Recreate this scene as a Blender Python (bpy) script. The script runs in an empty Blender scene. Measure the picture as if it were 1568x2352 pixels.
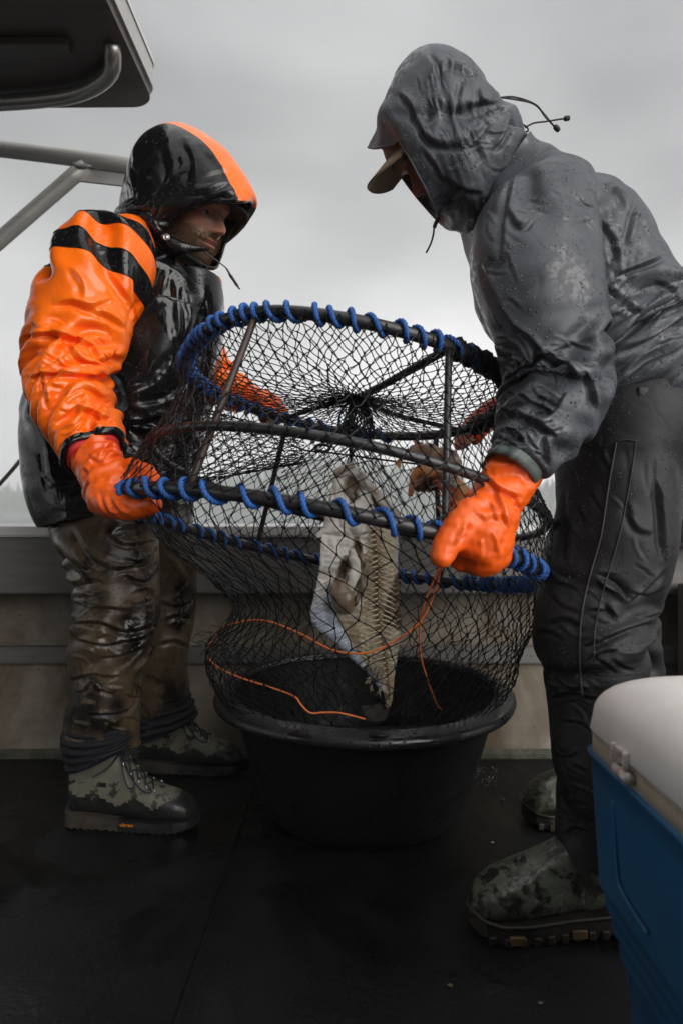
import bpy, bmesh, math, random
import numpy as np
from mathutils import Vector, Matrix, noise as mnoise

# ------------------------------------------------------------------ camera, sky, sun, exposure
C = bpy.context.scene.collection
SC = bpy.context.scene
EYE = 0.77
FOC = 1600.0                      # focal length in units of 1/1568 of the frame width
cam = bpy.data.cameras.new("camera")
cam.sensor_fit = 'HORIZONTAL'; cam.sensor_width = 24.0; cam.lens = 24.0 * FOC / 1568.0
cam.clip_start = 0.05; cam.clip_end = 6000
cam.dof.use_dof = True; cam.dof.focus_distance = 1.5; cam.dof.aperture_fstop = 3.6
camo = bpy.data.objects.new("camera", cam); C.objects.link(camo)
camo.location = (0, 0, EYE); camo.rotation_euler = (math.radians(90), 0, 0)
SC.camera = camo

SUN_EL, SUN_AZ = math.radians(25), math.radians(136)     # azimuth from +Y towards +X
world = bpy.data.worlds.new("World"); SC.world = world; world.use_nodes = True
def build_world():
    nt = world.node_tree; N = nt.nodes; L = nt.links; N.clear()
    out = N.new('ShaderNodeOutputWorld'); bg = N.new('ShaderNodeBackground')
    sky = N.new('ShaderNodeTexSky'); sky.sky_type = 'NISHITA'; sky.sun_disc = False
    sky.sun_elevation = SUN_EL; sky.sun_rotation = SUN_AZ
    sky.air_density = 1.0; sky.dust_density = 4.0; sky.ozone_density = 1.0
    hs = N.new('ShaderNodeHueSaturation'); hs.inputs['Saturation'].default_value = 0.0
    L.new(sky.outputs[0], hs.inputs['Color'])
    tc = N.new('ShaderNodeTexCoord'); mp = N.new('ShaderNodeMapping'); mp.inputs['Scale'].default_value = (1.0, 1.0, 2.0)
    mp.inputs['Location'].default_value = (0.813, 3.817, 1.925)
    L.new(tc.outputs['Generated'], mp.inputs[0])
    n1 = N.new('ShaderNodeTexNoise'); n1.inputs['Scale'].default_value = 1.5; n1.inputs['Detail'].default_value = 4.0; n1.inputs['Roughness'].default_value = 0.42
    n1.inputs['Distortion'].default_value = 0.15
    L.new(mp.outputs[0], n1.inputs['Vector'])
    r1 = N.new('ShaderNodeValToRGB'); r1.color_ramp.elements[0].position = 0.34; r1.color_ramp.elements[1].position = 0.64
    r1.color_ramp.elements[0].color = (0.56, 0.565, 0.575, 1); r1.color_ramp.elements[1].color = (1.14, 1.14, 1.14, 1)
    L.new(n1.outputs['Fac'], r1.inputs[0])
    # a cloud deck evens out the clear sky's own brightness: mix it towards a plain overcast tone
    mixo = N.new('ShaderNodeMix'); mixo.data_type = 'RGBA'; mixo.inputs[0].default_value = 0.85
    L.new(hs.outputs[0], mixo.inputs[6])
    sp = N.new('ShaderNodeSeparateXYZ'); L.new(tc.outputs['Generated'], sp.inputs[0])
    rz = N.new('ShaderNodeValToRGB'); E = rz.color_ramp.elements
    E[0].position = 0.0; E[0].color = (9.4, 9.4, 9.4, 1)
    E[1].position = 0.22; E[1].color = (9.2, 9.2, 9.2, 1)
    e = E.new(0.42); e.color = (5.9, 5.92, 5.96, 1)
    e = E.new(0.62); e.color = (6.6, 6.64, 6.7, 1)
    e = E.new(1.0); e.color = (14.0, 14.05, 14.1, 1)
    L.new(sp.outputs[2], rz.inputs[0]); L.new(rz.outputs[0], mixo.inputs[7])
    mul = N.new('ShaderNodeMix'); mul.data_type = 'RGBA'; mul.blend_type = 'MULTIPLY'; mul.inputs[0].default_value = 1.0
    L.new(mixo.outputs[2], mul.inputs[6]); L.new(r1.outputs[0], mul.inputs[7])
    L.new(mul.outputs[2], bg.inputs[0]); bg.inputs[1].default_value = 0.057
    L.new(bg.outputs[0], out.inputs[0])
build_world()
sun = bpy.data.lights.new("sun", 'SUN'); sun.energy = 1.5; sun.angle = math.radians(55); sun.color = (1.0, 0.975, 0.94)
suno = bpy.data.objects.new("sun", sun); C.objects.link(suno)
_d = Vector((math.sin(SUN_AZ) * math.cos(SUN_EL), math.cos(SUN_AZ) * math.cos(SUN_EL), math.sin(SUN_EL)))
suno.rotation_euler = _d.to_track_quat('Z', 'Y').to_euler(); suno.location = (0, 0, 6)
SC.view_settings.view_transform = 'Standard'; SC.view_settings.look = 'None'
SC.view_settings.gamma = 1.0; SC.view_settings.use_curve_mapping = False; SC.view_settings.exposure = 0.98
SC.cycles.use_denoising = True
SC.cycles.max_bounces = 8; SC.cycles.volume_bounces = 6; SC.cycles.caustics_reflective = False; SC.cycles.caustics_refractive = False

# ------------------------------------------------------------------ geometry helpers
def P(u, v, Y):
    """a place in the boat at distance Y ahead, read off the picture (1568 wide)"""
    return np.array([(u - 784.0) * Y / FOC, Y, EYE - (v - 1176.0) * Y / FOC])
def nrm(a): return a / max(np.linalg.norm(a), 1e-9)
def cr(keys, n):
    """Catmull-Rom through keys (k, d) -> n samples, centripetal-ish by chord length of first 3 columns"""
    K = np.asarray(keys, float); k = len(K)
    if k == 2: return K[0] + (K[1] - K[0]) * np.linspace(0, 1, n)[:, None]
    s = np.concatenate([[0], np.cumsum(np.maximum(np.linalg.norm(np.diff(K[:, :3], axis=0), axis=1), 1e-6) ** 0.7)])
    t = np.linspace(0, s[-1], n); M = np.zeros_like(K)
    M[1:-1] = (K[2:] - K[:-2]) / (s[2:] - s[:-2])[:, None]
    M[0] = (K[1] - K[0]) / (s[1] - s[0]); M[-1] = (K[-1] - K[-2]) / (s[-1] - s[-2])
    i = np.clip(np.searchsorted(s, t, side='right') - 1, 0, k - 2); h = (s[i + 1] - s[i]); x = ((t - s[i]) / h)[:, None]; h = h[:, None]
    return (2*x**3-3*x**2+1)*K[i] + (x**3-2*x**2+x)*h*M[i] + (-2*x**3+3*x**2)*K[i+1] + (x**3-x**2)*h*M[i+1]
def tag(o, label=None, cat=None, group=None, kind=None):
    if label: o['label'] = label
    if cat: o['category'] = cat
    if group: o['group'] = group
    if kind: o['kind'] = kind
    return o
def empty(name, loc, label, cat, group=None):
    o = bpy.data.objects.new(name, None); C.objects.link(o); o.location = loc; o.empty_display_size = 0.1
    return tag(o, label, cat, group)
ORIG = {}
def origin(o):
    x = Vector((0, 0, 0))
    while o is not None:
        x = x + o.location; o = o.parent
    return np.array(x)
def obj(name, V, F, mats, parent=None, smooth=True, mi=None, loc=None, sub=0, attrs=None, kind=None):
    """one mesh object; V in world coordinates; local to the parent's origin"""
    V = np.asarray(V, float)
    o0 = origin(parent) if parent is not None else np.array(loc if loc is not None else (0, 0, 0), float)
    me = bpy.data.meshes.new(name)
    if isinstance(F, np.ndarray):
        n, k = F.shape
        me.vertices.add(len(V)); me.vertices.foreach_set('co', (V - o0).astype(np.float32).ravel())
        me.loops.add(n * k); me.loops.foreach_set('vertex_index', F.astype(np.int32).ravel())
        me.polygons.add(n); me.polygons.foreach_set('loop_start', np.arange(0, n * k, k, dtype=np.int32))
        me.polygons.foreach_set('loop_total', np.full(n, k, np.int32))
        me.update(calc_edges=True)
    else:
        me.from_pydata([tuple(p) for p in (V - o0)], [], [tuple(f) for f in F]); me.update()
    if not isinstance(mats, (list, tuple)): mats = [mats]
    for m in mats: me.materials.append(m)
    if mi is not None: me.polygons.foreach_set('material_index', np.asarray(mi, np.int32))
    me.polygons.foreach_set('use_smooth', np.full(len(me.polygons), smooth))
    if attrs:
        for k_, a in attrs.items():
            at = me.attributes.new(k_, 'FLOAT', 'POINT'); at.data.foreach_set('value', np.asarray(a, np.float32).ravel())
    o = bpy.data.objects.new(name, me); C.objects.link(o)
    if parent is not None: o.parent = parent
    elif loc is not None: o.location = loc
    if sub:
        m = o.modifiers.new('sub', 'SUBSURF'); m.levels = 0; m.render_levels = sub
    if kind: o['kind'] = kind
    return o
def gridfaces(nv, nu, closed=True, off=0, flip=False):
    j, i = np.meshgrid(np.arange(nv - 1), np.arange(nu if closed else nu - 1), indexing='ij')
    a = j * nu + i; b = j * nu + (i + 1) % nu; c = (j + 1) * nu + (i + 1) % nu; d = (j + 1) * nu + i
    F = np.stack([a, b, c, d], -1).reshape(-1, 4) + off
    return F[:, ::-1] if flip else F
class MB:
    """collects pieces of one mesh"""
    def __init__(s): s.V = []; s.F = []; s.M = []; s.n = 0
    def add(s, V, F, m=0):
        V = np.asarray(V, float).reshape(-1, 3)
        s.V.append(V)
        for f in F: s.F.append([int(x) + s.n for x in f]); s.M.append(m)
        s.n += len(V); return s
    def grid(s, G, closed=True, m=0, caps=False, flip=False):
        nv, nu = G.shape[:2]; F = gridfaces(nv, nu, closed, 0, flip).tolist()
        if caps: F += [list(range(nu))[::(1 if flip else -1)], [(nv - 1) * nu + i for i in range(nu)][::(-1 if flip else 1)]]
        return s.add(G.reshape(-1, 3), F, m)
    def box(s, c, d, rot=None, bev=0.0, m=0):
        c = np.asarray(c, float); h = np.asarray(d, float) / 2
        if bev <= 0:
            V = np.array([[x, y, z] for x in (-1, 1) for y in (-1, 1) for z in (-1, 1)], float) * h
            F = [[0, 1, 3, 2], [4, 6, 7, 5], [0, 4, 5, 1], [2, 3, 7, 6], [0, 2, 6, 4], [1, 5, 7, 3]]
        else:
            bm = bmesh.new(); bmesh.ops.create_cube(bm, size=1.0)
            for v in bm.verts: v.co = Vector((v.co.x * d[0], v.co.y * d[1], v.co.z * d[2]))
            bmesh.ops.bevel(bm, geom=bm.edges[:] , offset=bev, segments=3, affect='EDGES', profile=0.5)
            bm.verts.index_update(); V = np.array([v.co[:] for v in bm.verts]); F = [[v.index for v in f.verts] for f in bm.faces]; bm.free()
        if rot is not None: V = V @ np.asarray(rot, float).T
        return s.add(V + c, F, m)
    def tube(s, pts, r, n=10, closed=False, m=0, caps=True):
        return s.grid(tubegrid(pts, r, n, closed), True, m, caps and not closed)
    def build(s, name, mats, parent=None, **k):
        V = np.concatenate(s.V); k.setdefault('smooth', True)
        return obj(name, V, s.F, mats, parent, mi=s.M, **k)
def frames(pts, closed=False):
    p = np.asarray(pts, float)
    t = (np.roll(p, -1, 0) - np.roll(p, 1, 0)) if closed else np.gradient(p, axis=0)
    t /= np.maximum(np.linalg.norm(t, axis=1), 1e-9)[:, None]
    a = np.zeros_like(p); x = np.array([0, 0, 1.0]) if abs(t[0, 2]) < .9 else np.array([1.0, 0, 0])
    x = nrm(x - t[0] * (x @ t[0])); a[0] = x
    for i in range(1, len(p)):
        x = nrm(x - t[i] * (x @ t[i])); a[i] = x
    return t, a, np.cross(t, a)
def tubegrid(pts, r, n=10, closed=False):
    p = np.asarray(pts, float); t, a, b = frames(p, closed)
    r = np.broadcast_to(np.asarray(r, float), (len(p),))
    th = np.linspace(0, 2 * np.pi, n, endpoint=False)
    G = p[:, None] + r[:, None, None] * (np.cos(th)[None, :, None] * a[:, None] + np.sin(th)[None, :, None] * b[:, None])
    if closed: G = np.concatenate([G, G[:1]], 0)
    return G
def lathe(prof, c, n=64):
    """prof: (r, z) list -> closed grid around vertical axis at c"""
    th = np.linspace(0, 2 * np.pi, n, endpoint=False); pr = np.asarray(prof, float)
    G = np.zeros((len(pr), n, 3)); G[..., 0] = c[0] + pr[:, :1] * np.cos(th); G[..., 1] = c[1] + pr[:, :1] * np.sin(th); G[..., 2] = c[2] + pr[:, 1:2]
    return G
def sines(shape_uv, seed, fu, fv, k=8):
    """periodic-in-u smooth noise on a (nv, nu) grid; fu: cycles around, fv: cycles along"""
    rng = np.random.RandomState(seed); nv, nu = shape_uv
    u = np.linspace(0, 2 * np.pi, nu, endpoint=False)[None]; v = np.linspace(0, 2 * np.pi, nv)[:, None]; out = np.zeros((nv, nu))
    for _ in range(k):
        a = rng.randint(-fu, fu + 1); b = rng.uniform(.4, 1) * fv * rng.choice([-1, 1])
        out += np.sin(a * u + b * v + rng.uniform(0, 6.28) + .8 * np.sin(rng.randint(1, 3) * u + rng.uniform(0, 6.28)))
    return out / math.sqrt(k)
def gnormals(G, closed=True):
    if closed: du = np.roll(G, -1, 1) - np.roll(G, 1, 1)
    else: du = np.gradient(G, axis=1)
    dv = np.gradient(G, axis=0); n = np.cross(du, dv)
    return n / np.maximum(np.linalg.norm(n, axis=2), 1e-9)[..., None]
def wrinkle(G, gu=1.0, gv=1.0, sh=0.0, it=150, goal=.004, bend=.12, seed=0, amp=.004, fu=3, fv=6, clamp=.028, inset=.6, pin=(1, 1), closed=True, grav=0.0):
    """lets a sheet with too much cloth in it buckle into folds near its target shape (relaxed constraint projection)"""
    nv, nu = G.shape[:2]; G = G.copy()
    def su(A): return np.roll(A, -1, 1)
    Eu0 = np.linalg.norm(su(G) - G, axis=2); Ev0 = np.linalg.norm(G[1:] - G[:-1], axis=2)
    D1 = su(G)[1:] - G[:-1]; D2 = G[1:] - su(G)[:-1]
    gu = np.broadcast_to(gu, (nv, nu)); gv = np.broadcast_to(gv, (nv, nu)); sh = np.broadcast_to(sh, (nv, nu))
    Lu = Eu0 * gu; Lv = Ev0 * gv[:-1]
    w = np.sqrt(gu * gv)[:-1]; L1 = np.linalg.norm(D1, axis=2) * w * (1 + sh[:-1]); L2 = np.linalg.norm(D2, axis=2) * w * (1 - sh[:-1])
    n = gnormals(G, closed); 
    if (n.reshape(-1, 3) * (G - G.mean(1, keepdims=True)).reshape(-1, 3)).sum() < 0: n = -n
    Pp = G + n * (amp * sines((nv, nu), seed, fu, fv))[..., None]
    mask = np.ones((nv, 1, 1))
    if pin[0]: mask[0] = 0
    if pin[1]: mask[-1] = 0
    if not closed: Lu = Lu.copy()
    def lap(A):
        r = np.zeros_like(A); r[1:-1] = A[2:] + A[:-2] - 2 * A[1:-1]
        if closed: r += np.roll(A, 1, 1) + np.roll(A, -1, 1) - 2 * A
        else: r[:, 1:-1] += A[:, 2:] + A[:, :-2] - 2 * A[:, 1:-1]
        return r / 4
    for k in range(it):
        X = np.zeros_like(Pp)
        d = su(Pp) - Pp; l = np.maximum(np.linalg.norm(d, axis=2), 1e-9); c = d * ((1 - Lu / l) * .22)[..., None]
        if not closed: c[:, -1] = 0
        X += c; X -= np.roll(c, 1, 1)
        d = Pp[1:] - Pp[:-1]; l = np.maximum(np.linalg.norm(d, axis=2), 1e-9); c = d * ((1 - Lv / l) * .22)[..., None]
        X[:-1] += c; X[1:] -= c
        d = su(Pp)[1:] - Pp[:-1]; l = np.maximum(np.linalg.norm(d, axis=2), 1e-9); c = d * ((1 - L1 / l) * .1)[..., None]
        if not closed: c[:, -1] = 0
        X[:-1] += c; X[1:] -= np.roll(c, 1, 1)
        d = Pp[1:] - su(Pp)[:-1]; l = np.maximum(np.linalg.norm(d, axis=2), 1e-9); c = d * ((1 - L2 / l) * .1)[..., None]
        if not closed: c[:, -1] = 0
        X[1:] -= c
        X[:-1] += np.roll(c, 1, 1)
        X += goal * (G - Pp)
        X[..., 2] -= grav
        X -= bend * lap(lap(Pp - G))
        Pp = Pp + X * mask
        if k % 5 == 4:
            D = Pp - G; dn = (D * n).sum(2); cut = np.minimum(dn + clamp * inset, 0)
            Pp -= n * (cut * .5)[..., None]
            l = np.linalg.norm(Pp - G, axis=2); s = np.minimum(1, clamp / np.maximum(l, 1e-9)); Pp = G + (Pp - G) * s[..., None]
    return Pp
def upsample(G, f, closed=True):
    """smooth refinement of a sheet by Catmull-Rom in both directions"""
    def al(A, n, per):
        k = A.shape[0]; t = np.linspace(0, k, n, endpoint=False) if per else np.linspace(0, k - 1, n)
        i = np.floor(t).astype(int); i = i if per else np.minimum(i, k - 2); x = (t - i)[:, None, None]
        ix = (lambda q: q % k) if per else (lambda q: np.clip(q, 0, k - 1))
        a, b, c, d = A[ix(i - 1)], A[ix(i)], A[ix(i + 1)], A[ix(i + 2)]
        return b + .5 * x * (c - a + x * (2*a - 5*b + 4*c - d + x * (3*(b - c) + d - a)))
    nv, nu = G.shape[:2]; G = al(G, int((nv - 1) * f) + 1, False)
    return al(G.transpose(1, 0, 2), int(nu * f) if closed else int((nu - 1) * f) + 1, closed).transpose(1, 0, 2)
def cloth(G, gu=1.03, gv=1.06, sh=0.0, seed=0, amp=.008, fu=2, fv=5, clamp=.04, inset=.5, goal=.0012, bend=.14, it=260, fine=.02, pin=(1, 1), sharp=.35, closed=True, up=2):
    """broad folds on a coarse sheet, then small creases on a finer one; ridges are sharpened"""
    W = wrinkle(G, gu, gv, sh, it, goal, bend, seed, amp, fu, fv, clamp, inset, pin, closed)
    if sharp:
        D = W - G; S = D.copy()
        for _ in range(6):
            S[1:-1] = S[1:-1] * .5 + .25 * (S[2:] + S[:-2]); S = (S * .5 + .25 * (np.roll(S, 1, 1) + np.roll(S, -1, 1))) if closed else S
        W = W + (D - S) * sharp
    U = upsample(W, up, closed)
    if fine:
        r = np.linspace(0, 1, U.shape[0])[:, None]
        f = 1 + fine * (1 + .9 * sines(U.shape[:2], seed + 7, 2, 3))
        if sharp:
            S = U.copy()
            for _ in range(4):
                S[1:-1] = S[1:-1] * .5 + .25 * (S[2:] + S[:-2]); S = (S * .5 + .25 * (np.roll(S, 1, 1) + np.roll(S, -1, 1))) if closed else S
            U0 = U; U = U + (U - S) * sharp * 1.3; U[0] = U0[0]; U[-1] = U0[-1]
        U = wrinkle(U, np.maximum(1 + (f - 1) * .6, 1), np.maximum(f, 1), .0, 70, .012, .10, seed + 3, .0012, 6, 16, .007, 1.0, pin, closed)
    return U
def folds(G, specs, k=1.0, n=None):
    """creases modelled into the side of a garment that faces the lens.  specs: (points, width, height in m): a ridge along
    the line with a hollow on its right-hand side (walking along the points); negative height: a hollow with a ridge"""
    uv = np.stack([784 + FOC * G[..., 0] / G[..., 1], 1176 - FOC * (G[..., 2] - EYE) / G[..., 1]], -1)
    if n is None:
        n = gnormals(G); c = G.mean(1, keepdims=True)
        if ((G - c) * n).sum() < 0: n = -n
    view = G - np.array([0, 0, EYE]); view /= np.linalg.norm(view, axis=2)[..., None]
    face = np.clip(-(view * n).sum(2) * 2.2 + .25, 0, 1); H = np.zeros(G.shape[:2])
    for pts, w, A in specs:
        q = cr([(a, b, 0) for a, b in pts], 28)[:, :2]; best = np.full(H.shape, 1e9); sg = np.zeros(H.shape); par = np.zeros(H.shape)
        for i in range(len(q) - 1):
            d = q[i + 1] - q[i]; L2 = d @ d + 1e-9; r = uv - q[i]; t = np.clip((r @ d) / L2, 0, 1); e = r - t[..., None] * d; l = np.hypot(e[..., 0], e[..., 1])
            m = l < best; best = np.where(m, l, best); sg = np.where(m, np.sign(d[0] * r[..., 1] - d[1] * r[..., 0]), sg); par = np.where(m, (i + t) / (len(q) - 1), par)
        x = best * sg; tap = np.clip(np.minimum(par, 1 - par) / .22, 0, 1) ** .7
        ww = w * .72 * (.5 + .5 * tap)
        h = np.exp(-np.abs(x + .3 * ww) / ww) - 1.05 * np.exp(-((x - .9 * ww) / (.85 * ww)) ** 2)
        H += A * .95 * tap * h
    return G + n * (H * face * k)[..., None]
def creases(seed, boxes):
    """scattered short creases: boxes of (u0, v0, u1, v1, direction in degrees, count, length, width, height)"""
    rng = np.random.RandomState(seed); out = []
    for u0, v0, u1, v1, ang, n, ln, w, A in boxes:
        for _ in range(n):
            a = math.radians(ang + rng.normal() * 22); l = ln * rng.uniform(.5, 1.2); c = np.array([rng.uniform(u0, u1), rng.uniform(v0, v1)]); d = np.array([math.cos(a), math.sin(a)]); o = np.array([-d[1], d[0]]) * rng.uniform(-.18, .18) * l
            out.append(([tuple(c - d * l / 2), tuple(c + o), tuple(c + d * l / 2)], w * rng.uniform(.7, 1.2), A * rng.uniform(.5, 1.1) * rng.choice([1, 1, -1])))
    return out
def loftspec(keys, nv, nu, yaw=0.0, e=2.0, tilt=None):
    """keys: (u, v, Y, half-width in px, depth half in m) along a limb -> grid of rings across the limb's path.
    The first ring axis lies across the limb in the plane facing the lens, the second is depth."""
    K = np.array([list(P(k[0], k[1], k[2])) + [k[3] * k[2] / FOC, k[4]] for k in keys]); S = cr(K, nv)
    p = S[:, :3]; t = np.gradient(p, axis=0); t /= np.linalg.norm(t, axis=1)[:, None]
    dep = np.array([math.sin(yaw), math.cos(yaw), 0.0])
    a = np.cross(dep[None], t); a /= np.linalg.norm(a, axis=1)[:, None]; b = np.cross(t, a)
    th = np.linspace(0, 2 * np.pi, nu, endpoint=False); c_, s_ = np.cos(th), np.sin(th)
    cx = np.sign(c_) * np.abs(c_) ** (2 / e); sx = np.sign(s_) * np.abs(s_) ** (2 / e)
    return p[:, None] + S[:, 3, None, None] * cx[None, :, None] * a[:, None] + S[:, 4, None, None] * sx[None, :, None] * b[:, None]
def blob(caps, voxel, smooth=6, extra=None):
    """smoothly joined tapered capsules -> (V, F).  caps: (p0, r0, p1, r1)"""
    mb = MB()
    for p0, r0, p1, r1 in caps:
        p0 = np.asarray(p0, float); p1 = np.asarray(p1, float); t = nrm(p1 - p0)
        pts, rs = [], []
        for a in np.linspace(-math.pi / 2, 0, 5)[:]: pts.append(p0 + t * r0 * math.sin(a)); rs.append(max(r0 * math.cos(a), r0 * .05))
        for a in np.linspace(0, math.pi / 2, 5): pts.append(p1 + t * r1 * math.sin(a)); rs.append(max(r1 * math.cos(a), r1 * .05))
        mb.grid(tubegrid(np.array(pts) + np.arange(len(pts))[:, None] * t * 1e-6, np.array(rs), 14), True, 0, True)
    if extra is not None: mb.add(*extra)
    o = mb.build('tmp', [])
    m = o.modifiers.new('r', 'REMESH'); m.mode = 'VOXEL'; m.voxel_size = voxel
    s = o.modifiers.new('s', 'SMOOTH'); s.factor = .5; s.iterations = smooth
    dg = bpy.context.evaluated_depsgraph_get(); ev = o.evaluated_get(dg); me = ev.to_mesh()
    V = np.zeros(len(me.vertices) * 3); me.vertices.foreach_get('co', V); V = V.reshape(-1, 3)
    F = [list(p.vertices) for p in me.polygons]
    ev.to_mesh_clear(); me0 = o.data; bpy.data.objects.remove(o); bpy.data.meshes.remove(me0)
    return V, F
def vnormals(V, F):
    n = np.zeros_like(V); F4 = np.array([f if len(f) == 4 else list(f) + [f[-1]] for f in F])
    fn = np.cross(V[F4[:, 2]] - V[F4[:, 0]], V[F4[:, 3]] - V[F4[:, 1]])
    for k in range(4): np.add.at(n, F4[:, k], fn)
    return n / np.maximum(np.linalg.norm(n, axis=1), 1e-12)[:, None]
def fnoise(V, sc, seed=0, k=10):
    """smooth random field at points"""
    rng = np.random.RandomState(seed); out = np.zeros(len(V))
    for _ in range(k):
        d = rng.normal(size=3); d = d / np.linalg.norm(d) * rng.uniform(.6, 1.5) * 2 * np.pi / sc
        out += np.sin(V @ d + rng.uniform(0, 6.28))
    return out / math.sqrt(k)

# ------------------------------------------------------------------ materials
def material(name):
    m = bpy.data.materials.new(name); m.use_nodes = True; nt = m.node_tree
    b = nt.nodes['Principled BSDF']; return m, nt.nodes, nt.links, b
def ramp(N, L, src, stops):
    r = N.new('ShaderNodeValToRGB'); e = r.color_ramp.elements
    while len(e) < len(stops): e.new(0.5)
    for k, (p, c) in enumerate(stops):
        e[k].position = p; e[k].color = tuple(c) + ((1,) if len(c) == 3 else ()) if isinstance(c, (tuple, list)) else (c, c, c, 1)
    L.new(src, r.inputs[0]); return r.outputs[0]
def noise_(N, L, vec, scale, detail=4, rough=.55, dist=0.0):
    n = N.new('ShaderNodeTexNoise'); n.inputs['Scale'].default_value = scale; n.inputs['Detail'].default_value = detail
    n.inputs['Roughness'].default_value = rough; n.inputs['Distortion'].default_value = dist
    L.new(vec, n.inputs['Vector']); return n.outputs['Fac']
def mixc(N, L, fac, a, b, mode='MIX'):
    m = N.new('ShaderNodeMix'); m.data_type = 'RGBA'; m.blend_type = mode
    for sock, v in ((m.inputs[0], fac), (m.inputs[6], a), (m.inputs[7], b)):
        if isinstance(v, (int, float)): sock.default_value = v
        elif isinstance(v, (tuple, list)): sock.default_value = tuple(v) + (1,)
        else: L.new(v, sock)
    return m.outputs[2]
def math_(N, L, op, a, b=None):
    m = N.new('ShaderNodeMath'); m.operation = op
    for k, v in enumerate((a, b)):
        if v is None: continue
        if isinstance(v, (int, float)): m.inputs[k].default_value = v
        else: L.new(v, m.inputs[k])
    return m.outputs[0]
def bump_(N, L, h, strength, dist, prev=None):
    b = N.new('ShaderNodeBump'); b.inputs['Strength'].default_value = strength; b.inputs['Distance'].default_value = dist
    L.new(h, b.inputs['Height'])
    if prev is not None: L.new(prev, b.inputs['Normal'])
    return b.outputs[0]
def coords(N, L, scale=(1, 1, 1)):
    tc = N.new('ShaderNodeTexCoord'); mp = N.new('ShaderNodeMapping'); mp.inputs['Scale'].default_value = scale
    L.new(tc.outputs['Object'], mp.inputs[0]); return mp.outputs[0]
def simple(name, c, rough=.5, c2=None, scale=15, lo=.4, hi=.65, metal=0.0, bump=0.0, bscale=60, bdist=.002, r2=None, stretch=(1, 1, 1), spec=.5, coat=0.0, sheen=0.0):
    m, N, L, b = material(name); v = coords(N, L, stretch)
    b.inputs['Base Color'].default_value = tuple(c) + (1,); b.inputs['Roughness'].default_value = rough; b.inputs['Metallic'].default_value = metal
    b.inputs['Specular IOR Level'].default_value = spec; b.inputs['Coat Weight'].default_value = coat; b.inputs['Coat Roughness'].default_value = .1
    if c2 is not None:
        f = noise_(N, L, v, scale, 6, .62); f = ramp(N, L, f, [(lo, 0.0), (hi, 1.0)])
        L.new(mixc(N, L, f, c, c2), b.inputs['Base Color'])
        if r2 is not None: L.new(ramp(N, L, f, [(0, rough), (1, r2)]), b.inputs['Roughness'])
    if bump: L.new(bump_(N, L, noise_(N, L, v, bscale, 5), bump, bdist), b.inputs['Normal'])
    return m
def raingear(name, c, c2=None, cs=6, clo=.45, chi=.65, rough=.35, wetrough=.12, wet=(.5, .62), wetscale=9, drops=.6, dropscale=150, fab=0.15, fabscale=500, coat=0.0, dirt=None, crease=.0, speck=.0, spec=.5, beady=0.0):
    """cloth or coated cloth, wet: patches of water film, beads of water"""
    m, N, L, b = material(name); v = coords(N, L)
    b.inputs['Specular IOR Level'].default_value = spec
    base = c
    if c2 is not None:
        f = ramp(N, L, noise_(N, L, v, cs, 7, .65, .4), [(clo, 0.0), (chi, 1.0)]); base = mixc(N, L, f, c, c2)
    if dirt is not None:
        f = ramp(N, L, noise_(N, L, v, 38, 8, .7, .3), [(.56, 0.0), (.66, 1.0)]); base = mixc(N, L, f, base, dirt)
    wf = ramp(N, L, noise_(N, L, v, wetscale, 5, .6, .5), [(wet[0], 0.0), (wet[1], 1.0)])
    if beady: wf = math_(N, L, 'MULTIPLY', wf, ramp(N, L, noise_(N, L, v, 75, 5, .65), [(.46, 0.0), (.56, 1.0)]))
    ro = ramp(N, L, wf, [(0, rough), (1, wetrough)])
    vo = N.new('ShaderNodeTexVoronoi'); vo.inputs['Scale'].default_value = dropscale; vo.inputs['Randomness'].default_value = 1.0
    L.new(v, vo.inputs['Vector'])
    dm = ramp(N, L, vo.outputs['Distance'], [(.08, 1.0), (.30, 0.0)])
    dn = ramp(N, L, noise_(N, L, v, 11, 4), [(.42, 0.0), (.56, 1.0)])
    cell = N.new('ShaderNodeSeparateColor'); L.new(vo.outputs['Color'], cell.inputs[0])
    sel = ramp(N, L, cell.outputs[0], [(.4, 0.0), (.5, 1.0)])
    dm = math_(N, L, 'MULTIPLY', math_(N, L, 'MULTIPLY', dm, dn), sel)
    if speck:
        sp = ramp(N, L, noise_(N, L, v, 62, 6, .68), [(.55, 0.0), (.62, 1.0)])
        base = mixc(N, L, math_(N, L, 'MULTIPLY', math_(N, L, 'MULTIPLY', sp, dn), speck), base, tuple(x * .38 for x in (c if isinstance(c, (tuple, list)) else (.1, .1, .1))))
    if speck:      # sky glints on water beads, painted as lighter base colour
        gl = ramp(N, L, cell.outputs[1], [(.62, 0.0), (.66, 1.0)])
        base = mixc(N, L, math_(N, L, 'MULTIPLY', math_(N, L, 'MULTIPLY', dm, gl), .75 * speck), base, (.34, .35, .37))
    if isinstance(base, (tuple, list)): b.inputs['Base Color'].default_value = tuple(base) + (1,)
    else: L.new(base, b.inputs['Base Color'])
    L.new(mixc(N, L, dm, ro, (.05, .05, .05)), b.inputs['Roughness'])
    nb = None
    if crease:
        rn = noise_(N, L, v, 10, 2.5, .5, .6); rd = math_(N, L, 'ABSOLUTE', math_(N, L, 'SUBTRACT', rn, .5))
        nb = bump_(N, L, math_(N, L, 'POWER', rd, .7), crease, .02, nb)
    if fab: nb = bump_(N, L, noise_(N, L, v, fabscale, 3), fab, .001, nb)
    nb = bump_(N, L, dm, drops, .0035, nb)
    L.new(nb, b.inputs['Normal'])
    b.inputs['Coat Weight'].default_value = coat; b.inputs['Coat Roughness'].default_value = .08
    return m
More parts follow.
